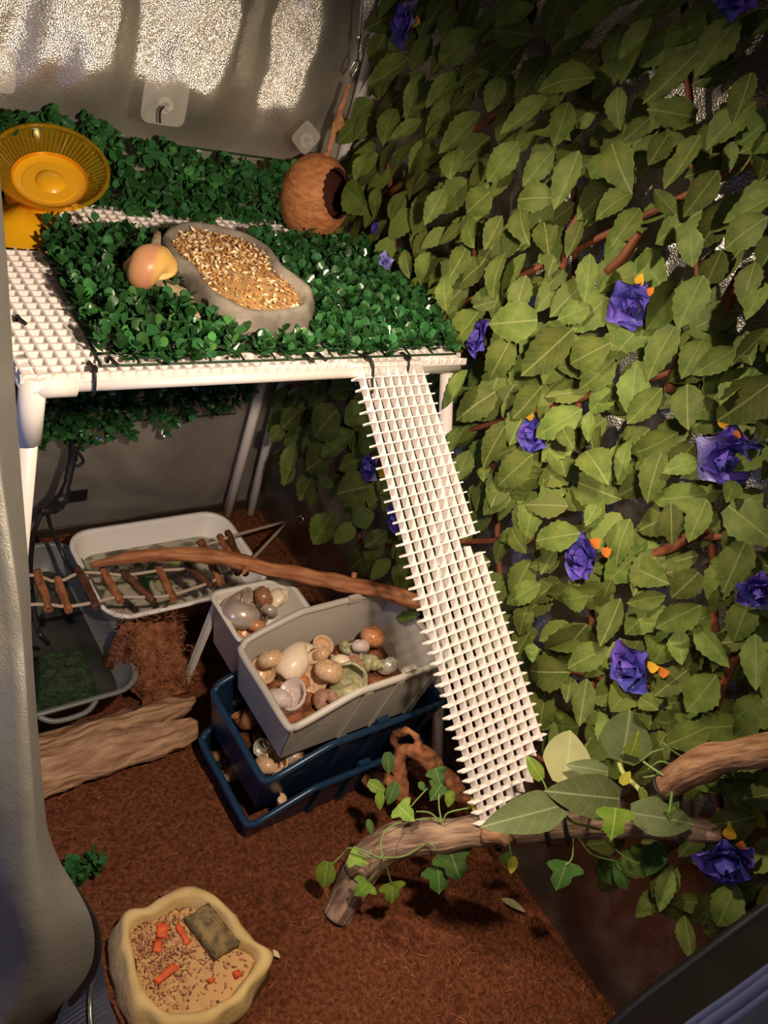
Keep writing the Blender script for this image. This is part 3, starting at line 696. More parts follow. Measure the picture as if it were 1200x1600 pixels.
# shells ------------------------------------------------------------
def shellmesh(name, mat, turns=3.3, Wx=2.1, Dd=.84, Rr=1.0, T=1.45, ez=1.15, ridges=0, ramp_=0, lipf=.06, seg=16, per=20):
    v = []; f = []; n = int(turns*per)
    for i in range(n+1):
        th = i/per*2*math.pi; s = Wx**(i/per-turns)
        ex = lipf*sstep(.96, 1, i/n)
        for j in range(seg):
            a = 2*math.pi*j/seg
            rr = Rr*(1+ex)*(1+ridges*math.sin(a*7)+ramp_*math.sin(th*5))
            ro_ = s*(Dd+rr*math.cos(a)); z = s*(-T+rr*ez*math.sin(a))
            v.append((ro_*math.cos(th), ro_*math.sin(th), z))
    for i in range(n):
        for j in range(seg): f.append((i*seg+j, i*seg+(j+1) % seg, (i+1)*seg+(j+1) % seg, (i+1)*seg+j))
    f.append(tuple(range(seg-1, -1, -1)))
    # inner throat
    b = n*seg; cc = V((0, 0, 0))
    for j in range(seg): cc += V(v[b+j])/seg
    th = turns*2*math.pi; bk = V((math.sin(th), -math.cos(th), 0))
    k0 = len(v)
    for j in range(seg): v.append(tuple(V(v[b+j]).lerp(cc, .14)))
    for j in range(seg): v.append(tuple(V(v[b+j]).lerp(cc, .35)+bk*.7))
    v.append(tuple(cc+bk*.9))
    for j in range(seg):
        f.append((b+j, b+(j+1) % seg, k0+(j+1) % seg, k0+j)); f.append((k0+j, k0+(j+1) % seg, k0+seg+(j+1) % seg, k0+seg+j)); f.append((k0+seg+j, k0+seg+(j+1) % seg, k0+2*seg))
    A_ = np.array(v); lo, hi = A_.min(0), A_.max(0); A_ = (A_-(lo+hi)/2)/max(hi-lo)
    me = mesh(name, A_.tolist(), f, mat, True)
    return me
def shellmat(n, a, b, rough=.3, coat=.25, scale=18, metal=0, bump=0): pm(n, a, b, scale=scale, rough=rough, coat=coat, metal=metal, bump=bump, bscale=25, dist=.02)
shellmat('sh_tan', (.50, .30, .16), (.66, .45, .28)); shellmat('sh_white', (.76, .60, .42), (.82, .68, .50)); shellmat('sh_purple', (.50, .38, .36), (.62, .52, .48), .5)
shellmat('sh_green', (.22, .24, .11), (.48, .42, .25), .45, scale=7); shellmat('sh_orange', (.42, .15, .06), (.58, .27, .12)); shellmat('sh_pink', (.42, .18, .12), (.60, .36, .26), .8, 0, 12, 0, .6)
shellmat('sh_pearl', (.46, .36, .29), (.60, .49, .40), .22, .4, 4, .35); shellmat('sh_brown', (.20, .085, .04), (.38, .18, .09)); shellmat('sh_dark', (.03, .022, .018), (.10, .075, .06), .3)
shellmat('sh_silver', (.50, .47, .42), (.75, .72, .66), .18, .4, 9, .5); shellmat('sh_apple', (.52, .24, .12), (.66, .36, .18), .4, .2, 5); shellmat('sh_stripe', (.10, .05, .03), (.55, .42, .3), .2, .4, 5)
nt = MT['sh_apple'].node_tree; tc = nt.nodes.new('ShaderNodeTexCoord'); sx = nt.nodes.new('ShaderNodeSeparateXYZ'); rm = nt.nodes.new('ShaderNodeValToRGB'); mr = nt.nodes.new('ShaderNodeMapRange')
nt.links.new(tc.outputs['Object'], sx.inputs[0]); nt.links.new(sx.outputs[2], mr.inputs[0]); mr.inputs[1].default_value = -.5; mr.inputs[2].default_value = .5; nt.links.new(mr.outputs[0], rm.inputs[0])
rm.color_ramp.elements[0].color = (.70, .42, .12, 1); rm.color_ramp.elements[0].position = .30; rm.color_ramp.elements[1].color = (.55, .24, .13, 1); rm.color_ramp.elements[1].position = .42
e_ = rm.color_ramp.elements.new(.75); e_.color = (.62, .33, .16, 1); nt.links.new(rm.outputs[0], nt.nodes['Principled BSDF'].inputs['Base Color'])
KIND = {}
def kind(k, mat):
    if (k, mat) not in KIND:
        P = dict(turbo=dict(), moon=dict(T=1.0, Wx=2.05, turns=2.8, Dd=.72, lipf=.04), whelk=dict(T=1.7, ez=2.0, Wx=2.3, turns=3.6), spire=dict(T=3.6, Wx=1.6, turns=5, ez=1.1), ribbed=dict(ridges=.05, ramp_=.03, T=1.5), apple=dict(T=1.15, Wx=2.1, turns=3, lipf=.02, Dd=.7), cone=dict(T=2.4, Wx=1.9, turns=4, ez=1.6))[k]
        KIND[(k, mat)] = shellmesh(k+'_shell', mat, **P)
    return KIND[(k, mat)]
def shell(px, py, size, k, mat, label, z=None, X=None, rot=None, group=None):
    p = az(px, py, z); L_ = size/FPX*dep(p)
    rot = rot if rot is not None else (rj(1), rj(1), R.uniform(0, 6.28))
    if len(rot) == 2:
        th = dict(turbo=3.3, moon=2.8, whelk=3.6, spire=5, ribbed=3.3, apple=3, cone=4)[k]*2*math.pi
        q = V((-math.sin(th), math.cos(th), 0)).rotation_difference(rot[0])
        rot = (M.Rotation(rot[1], 3, rot[0]).to_quaternion() @ q).to_euler()
    mx = M.Translation(p) @ Euler(rot).to_matrix().to_4x4() @ M.Scale(L_, 4)
    me = kind(k, mat)
    zmin = min((mx @ v.co).z for v in me.vertices)
    o = add('snail_shell' if k != 'whelk' else 'whelk_shell', me, None, mx)
    return tag(o, label, 'shell', group)
def facing(dirv, spin=0):
    """aperture towards dirv, turned by spin about it (resolved per shell kind)"""
    return (V(dirv).normalized(), spin)
TOC = -CF
# big shell beside the dish (modelled as globular body whorl, apex to the left)
ap = az(235, 418, H+.045)
o = tag(add('snail_shell', shellmesh('apple_shell', 'sh_apple', Dd=.62, Rr=1.0, T=1.65, Wx=2.1, turns=3.2, lipf=.02, per=28, seg=20), None, M.Translation(ap) @ frame((-CR+V((0, 0, .25))).cross(V((0, 0, 1))), -CR+V((0, 0, .25)), V((0, 0, 0))) @ M.Scale(82/FPX*dep(ap), 4)), 'large orange and yellow snail shell on the green mat beside the grey dish', 'shell')
st = thing('driftwood_stick', 'pale driftwood stick lying under the orange snail shell', 'stick', az(260, 430, H+.03))
add('stick', mesh('stick', *tube(cr([az(247, 362, H+.036), az(243, 385, H+.040), az(240, 425, H+.024), az(262, 448, H+.024), az(285, 460, H+.022), az(308, 470, H+.022)], 5), [.003, .006, .010, .011, .009, .003], 10, jit=.35, flat=.55), 'pale_wood', True), st)
tag(add('wood_chip', mesh('wood_chip', *tube([az(298, 486, H+.024), az(305, 490, H+.024), az(312, 497, H+.022)], [.002, .006, .002], 7, flat=.5), 'pale_wood', True)), 'small pale wood chip on the mat in front of the dish', 'wood chip')

# coconut hut --------------------------------------------------------
cc = ay(492, 309, .372); cr_ = 56/FPX*dep(cc); hd = (CR*.77+CD*.16-CF*.58).normalized()
co = thing('coconut_hut', 'hollow brown coconut shell hut hanging on a rope at the table corner', 'coconut hut', cc-V((0, 0, cr_*1.15)))
v = []; f = []; nu, nv_ = 40, 26
rows = []
t0 = math.radians(36)
def cocpt(th, ph, r):
    x_ = hd.orthogonal().normalized(); y_ = hd.cross(x_)
    d = hd*math.cos(th)+(x_*math.cos(ph)+y_*math.sin(ph))*math.sin(th)
    p = d*r*(1+.012*nz(d.x*5, d.y*5, d.z*5)); return cc+V((p.x, p.y, p.z*1.17))
for i in range(nv_+1): rows.append([cocpt(t0*(1+.04*math.sin(3*j)*(i == 0))+(math.pi-.02-t0)*i/nv_, 2*math.pi*j/nu, cr_) for j in range(nu)])
add('husk', mesh('husk', *loft(rows, False, True), 'coconut', True), co)
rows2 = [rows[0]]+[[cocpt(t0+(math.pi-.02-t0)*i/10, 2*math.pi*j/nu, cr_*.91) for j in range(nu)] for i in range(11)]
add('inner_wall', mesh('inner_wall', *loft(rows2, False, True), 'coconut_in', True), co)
rt = cr([cc+V((.004, .004, cr_*1.12)), ay(517, 225, .372), ay(524, 195, .375), ay(534, 165, .38), ay(546, 132, .385)], 10)
rv = tube(rt, [.0045, .004, .005, .0042, .003], 8, jit=.5, freq=160)
add('rope', mesh('rope', *rv, 'rope', True), co)
kn = ay(526, 190, .374)
add('knot', mesh('knot', *tube(cr([kn+V((0, 0, -.012)), kn+V((.003, -.003, 0)), kn+V((0, 0, .014))], 4), [.003, .0085, .003], 8, jit=.5, freq=200), 'rope', True), co)
add('snap_hook', mesh('snap_hook', *tube(cr([ay(549, 120, .384), ay(557, 108, .384), ay(560, 95, .384), ay(554, 96, .384), ay(547, 112, .384), ay(549, 120, .384)], 5), .0014, 6), 'steel', True), co)
add('chain_hook', mesh('chain_hook', *tube([ay(559, 96, .384), ay(561, 60, .384), ay(566, 0, .384), ay(570, -60, .384)], .0013, 6), 'steel', True), co)
add('chain_bead', mesh('chain_bead', *tube([ay(560, 66, .384), ay(561, 52, .384)], .003, 8), 'steel', True), co)

# saucer wheel --------------------------------------------------------
sc_ = ay(78, 260, .335); NS = (CR*.66-CD*.06-CF*.73).normalized(); SR = 87/FPX*dep(sc_)
sw = thing('saucer_wheel', 'yellow plastic saucer wheel with ribbed see-through dish on the table', 'exercise wheel', (sc_.x-.03, sc_.y, H))
mxs = frame(CR*.8+CD*.6, NS, sc_)
def rev(prof, n=64):
    return loft([[V((r*math.cos(2*math.pi*j/n), r*math.sin(2*math.pi*j/n), z)) for j in range(n)] for r, z in prof])
S = SR
add('dish_rim', mesh('dish_rim', *tube([V((S*math.cos(a), S*math.sin(a), 0)) for a in [2*math.pi*k/72 for k in range(73)]], .0026, 8, False), 'yellow_clear', True), sw, mxs)
add('clear_flange', mesh('clear_flange', *rev([(S, 0), (S*.97, -S*.05), (S*.62, -S*.34)]), 'yellow_clear', True), sw, mxs)
rbv = [tube([V((S*.96*math.cos(a), S*.96*math.sin(a), -S*.055)), V((S*.63*math.cos(a+.10), S*.63*math.sin(a+.10), -S*.325))], .0013, 4, False) for a in [2*math.pi*k/64 for k in range(64)]]
add('dish_ribs', mesh('dish_ribs', *merge(*rbv), 'yellow_clear', True), sw, mxs)
add('dish_center', mesh('dish_center', *rev([(S*.66, -S*.30), (S*.62, -S*.36), (S*.32, -S*.40), (S*.27, -S*.36), (S*.22, -S*.30), (S*.14, -S*.27), (.0005, -S*.26)]), 'yellow_opaque', True), sw, mxs)
hub = mxs @ V((0, 0, -S*.36)); foot = V((sc_.x-.045, sc_.y-.012, H+.002))
n = 28; rgs = []
for q, r_ in ((0, .030), (.35, .034), (.7, .045), (1, .062)):
    cpt = hub.lerp(foot, q); rgs.append([cpt+(V((r_*math.cos(2*math.pi*j/n), r_*math.sin(2*math.pi*j/n)*.9, 0)) if q > .5 else mxs.to_3x3() @ V((r_*math.cos(2*math.pi*j/n-.6), r_*math.sin(2*math.pi*j/n-.6), 0))) for j in range(n)])
rgs.append([p+V((0, 0, 0)) + (p-foot)*.12 for p in rgs[-1]])
add('base', mesh('base', *loft(rgs, True, True), 'yellow_opaque', True), sw)

# clear adhesive hook pads on the wall ---------------------------------
def pad(px, py, w_, h_, lab, Y=YB-.075, rot=0):
    c_ = ay(px, py, Y); L_ = w_/FPX*dep(c_)/2; Hh = h_/FPX*dep(c_)/2
    t = thing('adhesive_hook', lab, 'hook', c_)
    ring = []
    for k in range(24):
        a = 2*math.pi*k/24; x = abs(math.cos(a))**.35*math.copysign(L_, math.cos(a)); z = abs(math.sin(a))**.35*math.copysign(Hh, math.sin(a))
        ring.append((x*math.cos(rot)-z*math.sin(rot), x*math.sin(rot)+z*math.cos(rot)))
    add('pad', mesh('pad', *loft([[V((c_.x+x, c_.y, c_.z+z)) for x, z in ring], [V((c_.x+x, c_.y-.0015, c_.z+z)) for x, z in ring]], True, True), 'clear_pad', True), t)
    add('peg', mesh('peg', *tube([c_+V((0, 0, -Hh*.15)), c_+V((0, -.016, -Hh*.15)), c_+V((0, -.018, .001))], .004, 10), 'clear_pad', True), t)
    add('peg_disc', mesh('peg_disc', *tube([c_+V((0, -.0014, -Hh*.15)), c_+V((0, -.003, -Hh*.15))], .010, 16), 'clear_pad', True), t)
pad(258, 158, 74, 72, 'clear square adhesive hook above the middle of the hedge'); pad(478, 215, 42, 40, 'small clear adhesive hook above the hedge by the coconut rope', rot=-.6); pad(2, 108, 44, 70, 'clear adhesive hook at the upper left edge of the wall')
tag(add('hook_wire', mesh('hook_wire', *tube(cr([ay(250, 192, YB-.088), ay(250, 175, YB-.088), ay(256, 166, YB-.09)], 4), .0015, 6), 'black', True)), 'thin dark wire hanging from the middle adhesive hook into the hedge', 'wire')

# ================================================================ lower level
def rr(cx, cy, lx, ly, r, z, n=6):
    o = []
    for sx, sy, a0 in ((1, 1, 0), (-1, 1, 90), (-1, -1, 180), (1, -1, 270)):
        for k in range(n+1):
            a = math.radians(a0+90*k/n); o.append(V((cx+sx*(lx/2-r)+r*math.cos(a), cy+sy*(ly/2-r)+r*math.sin(a), z)))
    return o
def tub(cx, cy, lx, ly, r, z0, z1, taper=.02, rim=.006, th=.003):
    R_ = [rr(cx, cy, lx-2*taper, ly-2*taper, r*.8, z0), rr(cx, cy, lx, ly, r, z1-.004), rr(cx, cy, lx+2*rim, ly+2*rim, r+rim, z1-.005), rr(cx, cy, lx+2*rim, ly+2*rim, r+rim, z1), rr(cx, cy, lx-2*th+.003, ly-2*th+.003, r, z1), rr(cx, cy, lx-2*th, ly-2*th, r-th*.5, z1-.004), rr(cx, cy, lx-2*taper-2*th, ly-2*taper-2*th, r*.8, z0+.004)]
    return loft(R_, True, True)
# white tub
t = thing('white_tub', 'white plastic tub with murky water under the table', 'tub', (.337, .26, .02))
add('tub_body', mesh('tub_body', *tub(.331, .254, .280, .198, .038, .015, .092), 'tub_white', True), t)
ws = rr(.331, .254, .252, .170, .03, .050); add('water', mesh('water', ws, [tuple(range(len(ws)))], 'water'), t)
lm_ = []
for _ in range(150):
    x, y = .337+rj(.11), .255+rj(.07); s = R.uniform(.003, .010)
    if y > .30 and R.random() < .7: continue
    lm_.append(M.Translation((x, y, .0505)) @ M.Rotation(R.uniform(0, 6.3), 4, 'Z') @ M.Scale(s, 4))
tag(add('floating_debris', bulk('floating_debris', [(-.3, 0, 0), (.3, 0, 0), (.2, 1, .02), (-.25, .9, .02), (0, .5, .06)], [(0, 1, 4), (1, 2, 4), (2, 3, 4), (3, 0, 4)], lm_, 'litter')), 'brown leaf debris floating on the water in the white tub', 'debris', kind='stuff')
for k, (px, py, ln, a, c) in enumerate(((235, 905, .05, 1.0, 'small_ivy_dark'), (215, 925, .05, .8, 'litter'), (265, 890, .04, .6, 'pale_leaf'), (250, 925, .035, 1.2, 'pale_leaf'))):
    p = az(px, py, .052); lf = leafmesh('sunken_leaf', c if c != 'litter' else 'small_ivy_dark', n=6, wid=.22, serr=0)[0]
    tag(add('sunken_leaf', lf, None, frame((math.cos(a), math.sin(a), 0), (0, 0, 1), p, (ln, ln, ln*.2))), ['dark green leaf floating in the middle of the white tub', 'dark leaf floating by the front rim of the white tub', 'pale leaf floating under the orange stick in the white tub', 'pale leaf floating near the front of the white tub'][k], 'leaf')
# grey pool on the left
t = thing('grey_pool', 'dark grey plastic pool tub at the left under the table', 'tub', (.10, .215, .0))
add('tub_body', mesh('tub_body', *tub(.098, .212, .215, .325, .04, -.01, .058, .02, .005), 'tub_grey', True), t)
ws = rr(.098, .212, .185, .295, .03, .012); add('water', mesh('water', ws, [tuple(range(len(ws)))], 'water_dark'), t)
gp = [az(88, 1102, .05), az(160, 1084, .05)]
add('grip', mesh('grip', *tube(cr([(.055, .047, .052), (.075, .036, .046), (.115, .036, .046), (.135, .047, .052)], 5), .004, 8), 'tub_grey', True), t)
# moss block inside
def blob(name, pts4, zs, zl, mat, amp, nu=26, nv=22, fr_=40):
    v, f = sheet(nu, nv, lambda u, w_: (0, 0, 0)); v = []
    for j in range(nv+1):
        for i in range(nu+1):
            u, w_ = i/nu, j/nv; p = pts4[0].lerp(pts4[1], u).lerp(pts4[3].lerp(pts4[2], u), w_)
            e = min(u, 1-u, w_, 1-w_); q = sstep(0, .14, e)
            h = p.z*q+zl*(1-q)
            a = amp*(nz(p.x*fr_, p.y*fr_, 2)+.5*nz(p.x*fr_*2.7, p.y*fr_*2.7, 4))
            v.append(V((p.x+a*.6, p.y+a*.6*nz(p.x*60, p.y*50), h+a*(.3+q))))
    return mesh(name, v, f, mat, True)
mq = [az(50, 1095, .04), az(165, 1072, .04), az(135, 1006, .046), az(52, 1010, .046)]
tag(add('moss_block', blob('moss_block', mq, 0, .008, 'moss', .004, fr_=90)), 'dark green moss block sitting in the grey pool', 'moss')
# cork / coco fibre hide
t = thing('coco_fiber_hide', 'rough reddish brown coconut fibre slab leaning on the white tub', 'hide', az(245, 1050, .02))
cq = [az(228, 1092, .028), az(304, 1066, .034), az(284, 958, .125), az(172, 952, .125)]
add('slab', blob('slab', cq, 0, .015, 'cork', .009, 40, 44, 55), t)
cm = []
for i in range(900):
    u, w_ = R.random(), R.random(); p = cq[0].lerp(cq[1], u).lerp(cq[3].lerp(cq[2], u), w_)
    s = R.uniform(.006, .013); cm.append(frame((rj(1), rj(1), rj(.6)), (rj(.5), -.6, 1), p+V((0, 0, .004+rj(.004))), (s*.8, s, s)))
add('fibers', bulk('fibers', fv, ff, cm, 'fiber'), t, kind='stuff')
# flat driftwood log
t = thing('driftwood_log', 'flat weathered tan driftwood log with a split notched end', 'log', (.16, -.01, .0))
n1, n2 = 44, 26; v = []; rl = []; KEEP.append(v); REST[id(v)] = rl
La, Lb = az(20, 1208, .022), az(305, 1118, .022); dr = (Lb-La); dr.z = 0; sd_ = V((-dr.y, dr.x, 0)).normalized()
for i in range(n1+1):
    for j in range(n2):
        a = 2*math.pi*j/n2; y_ = math.cos(a); z_ = math.sin(a)
        end = 1.0-.26*math.exp(-((y_+.08)/.20)**2)+.05*y_
        tt = i/n1*end
        c_ = La+dr*tt
        hw = .050*(1-.10*tt+.10*nz(tt*4, 1.5))*(1-.25*sstep(.85, 1, tt)); hh_ = .020*(1+.3*nz(tt*5, y_*2))
        p = c_+sd_*y_*hw+V((0, 0, z_*hh_*(1-.5*max(0, abs(y_)-.6))))
        g = .0035*nz(tt*6, y_*9, z_*3)+.002*nz(tt*18, y_*24, 2); v.append(p+V((0, 0, g))+sd_*g); rl.append((y_*.05+.01*nz(tt*3, y_*2), z_*.02, tt*.3))
f = [(i*n2+j, i*n2+(j+1) % n2, (i+1)*n2+(j+1) % n2, (i+1)*n2+j) for i in range(n1) for j in range(n2)]
f += [tuple(range(n2-1, -1, -1))]
f += [(n1*n2+j, n1*n2+(j+1) % n2, n1*n2+n2-2-j, n1*n2+n2-1-j) for j in range(n2//2-1)]
add('wood', mesh('wood', v, f, 'bark', True), t)

# shell bins -----------------------------------------------------------
def openbin(name, label, x0, x1, y0, y1, zf, zs, zb, mat, rimmat):
    t = thing(name, label, 'bin', ((x0+x1)/2, (y0+y1)/2, zb)); th = .0028; xs_ = x0+.085; tp = .012
    def wallpoly(poly_o, poly_i):
        n = len(poly_o); return list(poly_o)+list(poly_i), [tuple(range(n)), tuple(range(2*n-1, n-1, -1))]+[(i, (i+1) % n, n+(i+1) % n, n+i) for i in range(n)]
    prof = [(x0, zf, 0), (xs_, zs, 0), (x1, zs, 0), (x1-tp, zb, 1), (x0+tp, zb, 1)]
    parts = []
    for ys, s in ((y0, 1), (y1, -1)):
        parts.append(wallpoly([V((x, ys+s*tp*k_, z)) for x, z, k_ in prof], [V((x, ys+s*(tp*k_+th), z)) for x, z, k_ in prof]))
    for xs2, s, zt2 in ((x0, 1, zf), (x1, -1, zs)):
        q = [V((xs2, y0, zt2)), V((xs2, y1, zt2)), V((xs2+s*tp, y1-tp, zb)), V((xs2+s*tp, y0+tp, zb))]
        parts.append(wallpoly(q, [p+V((s*th, 0, 0)) for p in q]))
    parts.append(box(x0+tp, x1-tp, y0+tp, y1-tp, zb, zb+th))
    add('bin_body', mesh('bin_body', *merge(*parts), mat), t)
    c_ = .014
    path = [(x1, (y0+y1)/2, zs), (x1, y0+c_, zs), (x1-.004, y0+.004, zs), (x1-c_, y0, zs), (xs_+.03, y0, zs), (xs_, y0, zs-.002), (x0+c_*1.3, y0, zf+.012), (x0+.005, y0+.004, zf+.003), (x0, y0+c_, zf), (x0, (y0+y1)/2, zf), (x0, y1-c_, zf), (x0+.005, y1-.004, zf+.003), (x0+c_*1.3, y1, zf+.012), (xs_, y1, zs-.002), (xs_+.03, y1, zs), (x1-c_, y1, zs), (x1-.004, y1-.004, zs), (x1, y1-c_, zs), (x1, (y0+y1)/2, zs)]
    add('rim', mesh('rim', *tube(cr(path, 4), .0052, 8, False), rimmat, True), t)
    for ys, s in ((y0, -1), (y1, 1)):
        for xx in (xs_+.02, xs_+.075, x1-.03):
            add('wall_rib', mesh('wall_rib', *box8([(xx, ys-s*tp, zb), (xx+.012, ys-s*tp, zb), (xx+.012, ys-s*(tp-.004), zb), (xx, ys-s*(tp-.004), zb), (xx, ys+s*.001, zs-.006), (xx+.012, ys+s*.001, zs-.006), (xx+.012, ys+s*.004, zs-.006), (xx, ys+s*.004, zs-.006)]), mat), t)
    for ys in (y0+.004, y1-.004):
        add('lug', mesh('lug', *box(xs_+.085, xs_+.105, ys-.004, ys+.004, zs+.001, zs+.010), rimmat), t)
    return t
openbin('stacking_bin', 'grey open-front bin full of shells at the top of the stack', .280, .535, -.192, -.042, .210, .250, .132, 'bin_grey', 'bin_grey')
openbin('stacking_bin', 'blue open-front bin of shells in the middle of the stack', .258, .553, -.205, -.040, .125, .165, .046, 'bin_dark', 'bin_blue')
openbin('stacking_bin', 'dark blue open-front bin at the bottom of the stack on soil', .250, .545, -.214, -.056, .040, .080, -.035, 'bin_dark', 'bin_blue')
for nm, x0, x1, y0, y1, z, lab in (('g', .295, .52, -.178, -.056, .172, 'brown coconut fibre bedding in the grey bin'), ('b', .275, .5, -.19, -.065, .068, 'brown coconut fibre bedding in the blue middle bin'), ('d', .266, .48, -.198, -.082, .004, 'dark bedding in the bottom bin of the stack')):
    bq = [V((x0, y0, z)), V((x1, y0, z+.012)), V((x1, y1, z+.012)), V((x0, y1, z))]
    tag(add('fiber_bedding', blob('fiber_bedding', bq, 0, z-.004, 'soil' if nm != 'g' else 'cork', .004, 26, 20, 60)), lab, 'bedding')
cm = [frame((rj(1), rj(1), rj(.5)), (rj(.4), rj(.4), 1), (R.uniform(.30, .42), R.uniform(-.175, -.06), .176+R.random()*.003), (.008, .011, .011)) for _ in range(260)]
tag(add('bedding_fibers', bulk('bedding_fibers', fv, ff, cm, 'fiber')), 'loose brown fibres among the shells in the grey bin', 'fibres', kind='stuff')
g1 = 'shells in the grey bin'
F = facing
shell(420, 1040, 56, 'turbo', 'sh_tan', 'tan turban shell with open mouth at the left end of the grey bin', .195, rot=F((-.5, -.6, .6), 1.0), group=g1)
shell(466, 1030, 92, 'whelk', 'sh_white', 'large creamy white whelk shell in the grey bin', .202, rot=F((.2, -.8, .1), 2.0), group=g1)
shell(505, 1056, 66, 'turbo', 'sh_tan', 'tan turban shell with its mouth facing up in the middle of the grey bin', .196, rot=F((-.6, -.6, .5), .4), group=g1)
shell(500, 1015, 42, 'moon', 'sh_tan', 'small round tan shell behind the large whelk shell', .196, rot=F((-.3, -.5, .8), 2.4), group=g1)
shell(446, 1088, 66, 'moon', 'sh_purple', 'pale flat lilac-grey shell at the front edge of the grey bin', .188, rot=F((-.6, .1, .8), .2), group=g1)
shell(540, 1064, 72, 'ribbed', 'sh_green', 'ribbed green and cream turban shell by the near wall of the grey bin', .196, rot=(2.2, .5, 1.0), group=g1)
shell(560, 1016, 40, 'turbo', 'sh_purple', 'greyish white shell with round dark mouth near the back of the bin', .196, rot=F((-.6, -.5, .5), .8), group=g1)
shell(584, 998, 46, 'moon', 'sh_orange', 'glossy orange brown round shell at the back of the grey bin', .205, rot=(.3, .4, 2.0), group=g1)
shell(530, 1034, 44, 'cone', 'sh_white', 'pale angular shell lying behind the green ribbed shell', .194, rot=(1.4, .6, .3), group=g1)
shell(554, 1042, 36, 'ribbed', 'sh_pink', 'small knobbly pinkish shell beside the green ribbed shell', .196, rot=(.5, 1.2, .4), group=g1)
shell(580, 1036, 52, 'spire', 'sh_green', 'pointed olive striped shell at the right in the grey bin', .196, rot=(1.3, .2, .5), group=g1)
shell(506, 1096, 48, 'ribbed', 'sh_pink', 'rough pink crusted shell at the front near corner of the bin', .186, rot=(.8, .3, 2), group=g1)
shell(540, 1012, 24, 'turbo', 'sh_green', 'tiny green shell at the far wall of the grey bin', .194, group=g1)
shell(603, 1040, 42, 'cone', 'sh_silver', 'shiny silvery shell against the near wall of the grey bin', .198, rot=(1.2, .4, 1.2), group=g1)
shell(470, 1068, 34, 'moon', 'sh_orange', 'small orange shell lip under the large whelk shell', .182, rot=(.4, .5, 2), group=g1)
# small white bin with pearly shells
t = thing('footed_bin', 'small white plastic bin of pearly shells on thin legs', 'bin', (.36, .018, .03))
add('bin_body', mesh('bin_body', *tub(.358, .018, .128, .098, .012, .115, .203, .012, .005), 'bin_white', True), t)
for lx, ly in ((.303, .060), (.352, -.022), (.415, .060), (.415, -.022)):
    add('leg', mesh('leg', *box8([(lx-.004-.02*(lx < .32), ly-.004, 0.0), (lx+.004-.02*(lx < .32), ly-.004, .0), (lx+.004-.02*(lx < .32), ly+.004, .0), (lx-.004-.02*(lx < .32), ly+.004, .0), (lx-.005, ly-.005, .19), (lx+.005, ly-.005, .19), (lx+.005, ly+.005, .19), (lx-.005, ly+.005, .19)]), 'bin_white'), t)
g2 = 'shells in the small white bin'
shell(378, 950, 80, 'apple', 'sh_pearl', 'large shiny pearl snail shell in the small white bin', .198, rot=(2.5, .5, .4), group=g2)
shell(408, 936, 44, 'moon', 'sh_brown', 'brown round shell next to the pearl shell', .196, group=g2)
shell(432, 937, 46, 'cone', 'sh_white', 'pale spiky cream shell in the back corner of the white bin', .194, group=g2)
shell(395, 984, 42, 'turbo', 'sh_orange', 'orange tan shell in the front corner of the white bin', .188, rot=F((-.5, -.5, .6), .5), group=g2)
shell(420, 957, 34, 'turbo', 'sh_pearl', 'small pearly shell near the right side of the white bin', .188, group=g2)
g3 = 'shells in the blue bin'
shell(386, 1122, 52, 'cone', 'sh_brown', 'slender reddish brown shell in the left of the blue bin', .092, rot=(1.2, .3, 1.0), group=g3)
shell(425, 1188, 56, 'moon', 'sh_tan', 'round tan shell with dark mouth at the front of the blue bin', .092, rot=F((-.7, -.1, .6), .4), group=g3)
shell(458, 1190, 46, 'turbo', 'sh_stripe', 'glossy striped shell beside the near wall of the blue bin', .096, rot=F((-.3, -.6, .6), 1.2), group=g3)
shell(432, 1130, 44, 'ribbed', 'sh_dark', 'black knobbly shell under the front of the grey bin', .09, group=g3)
shell(446, 1168, 40, 'cone', 'sh_stripe', 'brown banded shell behind the round tan shell', .092, rot=(1.3, .2, .2), group=g3)
shell(408, 1150, 36, 'turbo', 'sh_dark', 'small dark shell in the middle of the blue bin', .086, group=g3)
shell(436, 1210, 26, 'turbo', 'sh_tan', 'tiny tan shell in the front corner of the blue bin', .086, group=g3)
shell(398, 1105, 40, 'cone', 'sh_brown', 'brown cone shell near the left rim of the blue bin', .092, rot=(1.0, .8, 2.2), group=g3)
shell(416, 1168, 38, 'ribbed', 'sh_silver', 'grey ribbed shell left of the round tan shell in the blue bin', .090, rot=F((-.4, -.5, .7), .3), group=g3)
shell(372, 1092, 32, 'turbo', 'sh_dark', 'dark shell in the far left corner of the blue bin', .088, group=g3)
g4 = 'shells in the bottom bin'
shell(358, 1208, 38, 'cone', 'sh_tan', 'pale pointed shell at the front of the bottom bin', .016, rot=(1.4, .6, 1.5), group=g4)
shell(380, 1205, 34, 'turbo', 'sh_silver', 'grey shell with a shiny rim in the bottom bin', .016, rot=F((-.6, -.3, .6), .4), group=g4)
shell(352, 1190, 24, 'turbo', 'sh_dark', 'small grey shell behind the pale one in the bottom bin', .016, group=g4)
shell(372, 1185, 30, 'moon', 'sh_dark', 'round dark shell under the blue bin edge', .016, group=g4)
shell(338, 1180, 30, 'cone', 'sh_brown', 'brown shell at the far left of the bottom bin', .018, rot=(1.2, .4, .8), group=g4)
shell(440, 1248, 20, 'turbo', 'sh_tan', 'tiny tan shell between the lower bin walls at the near side', .06, group=g4)

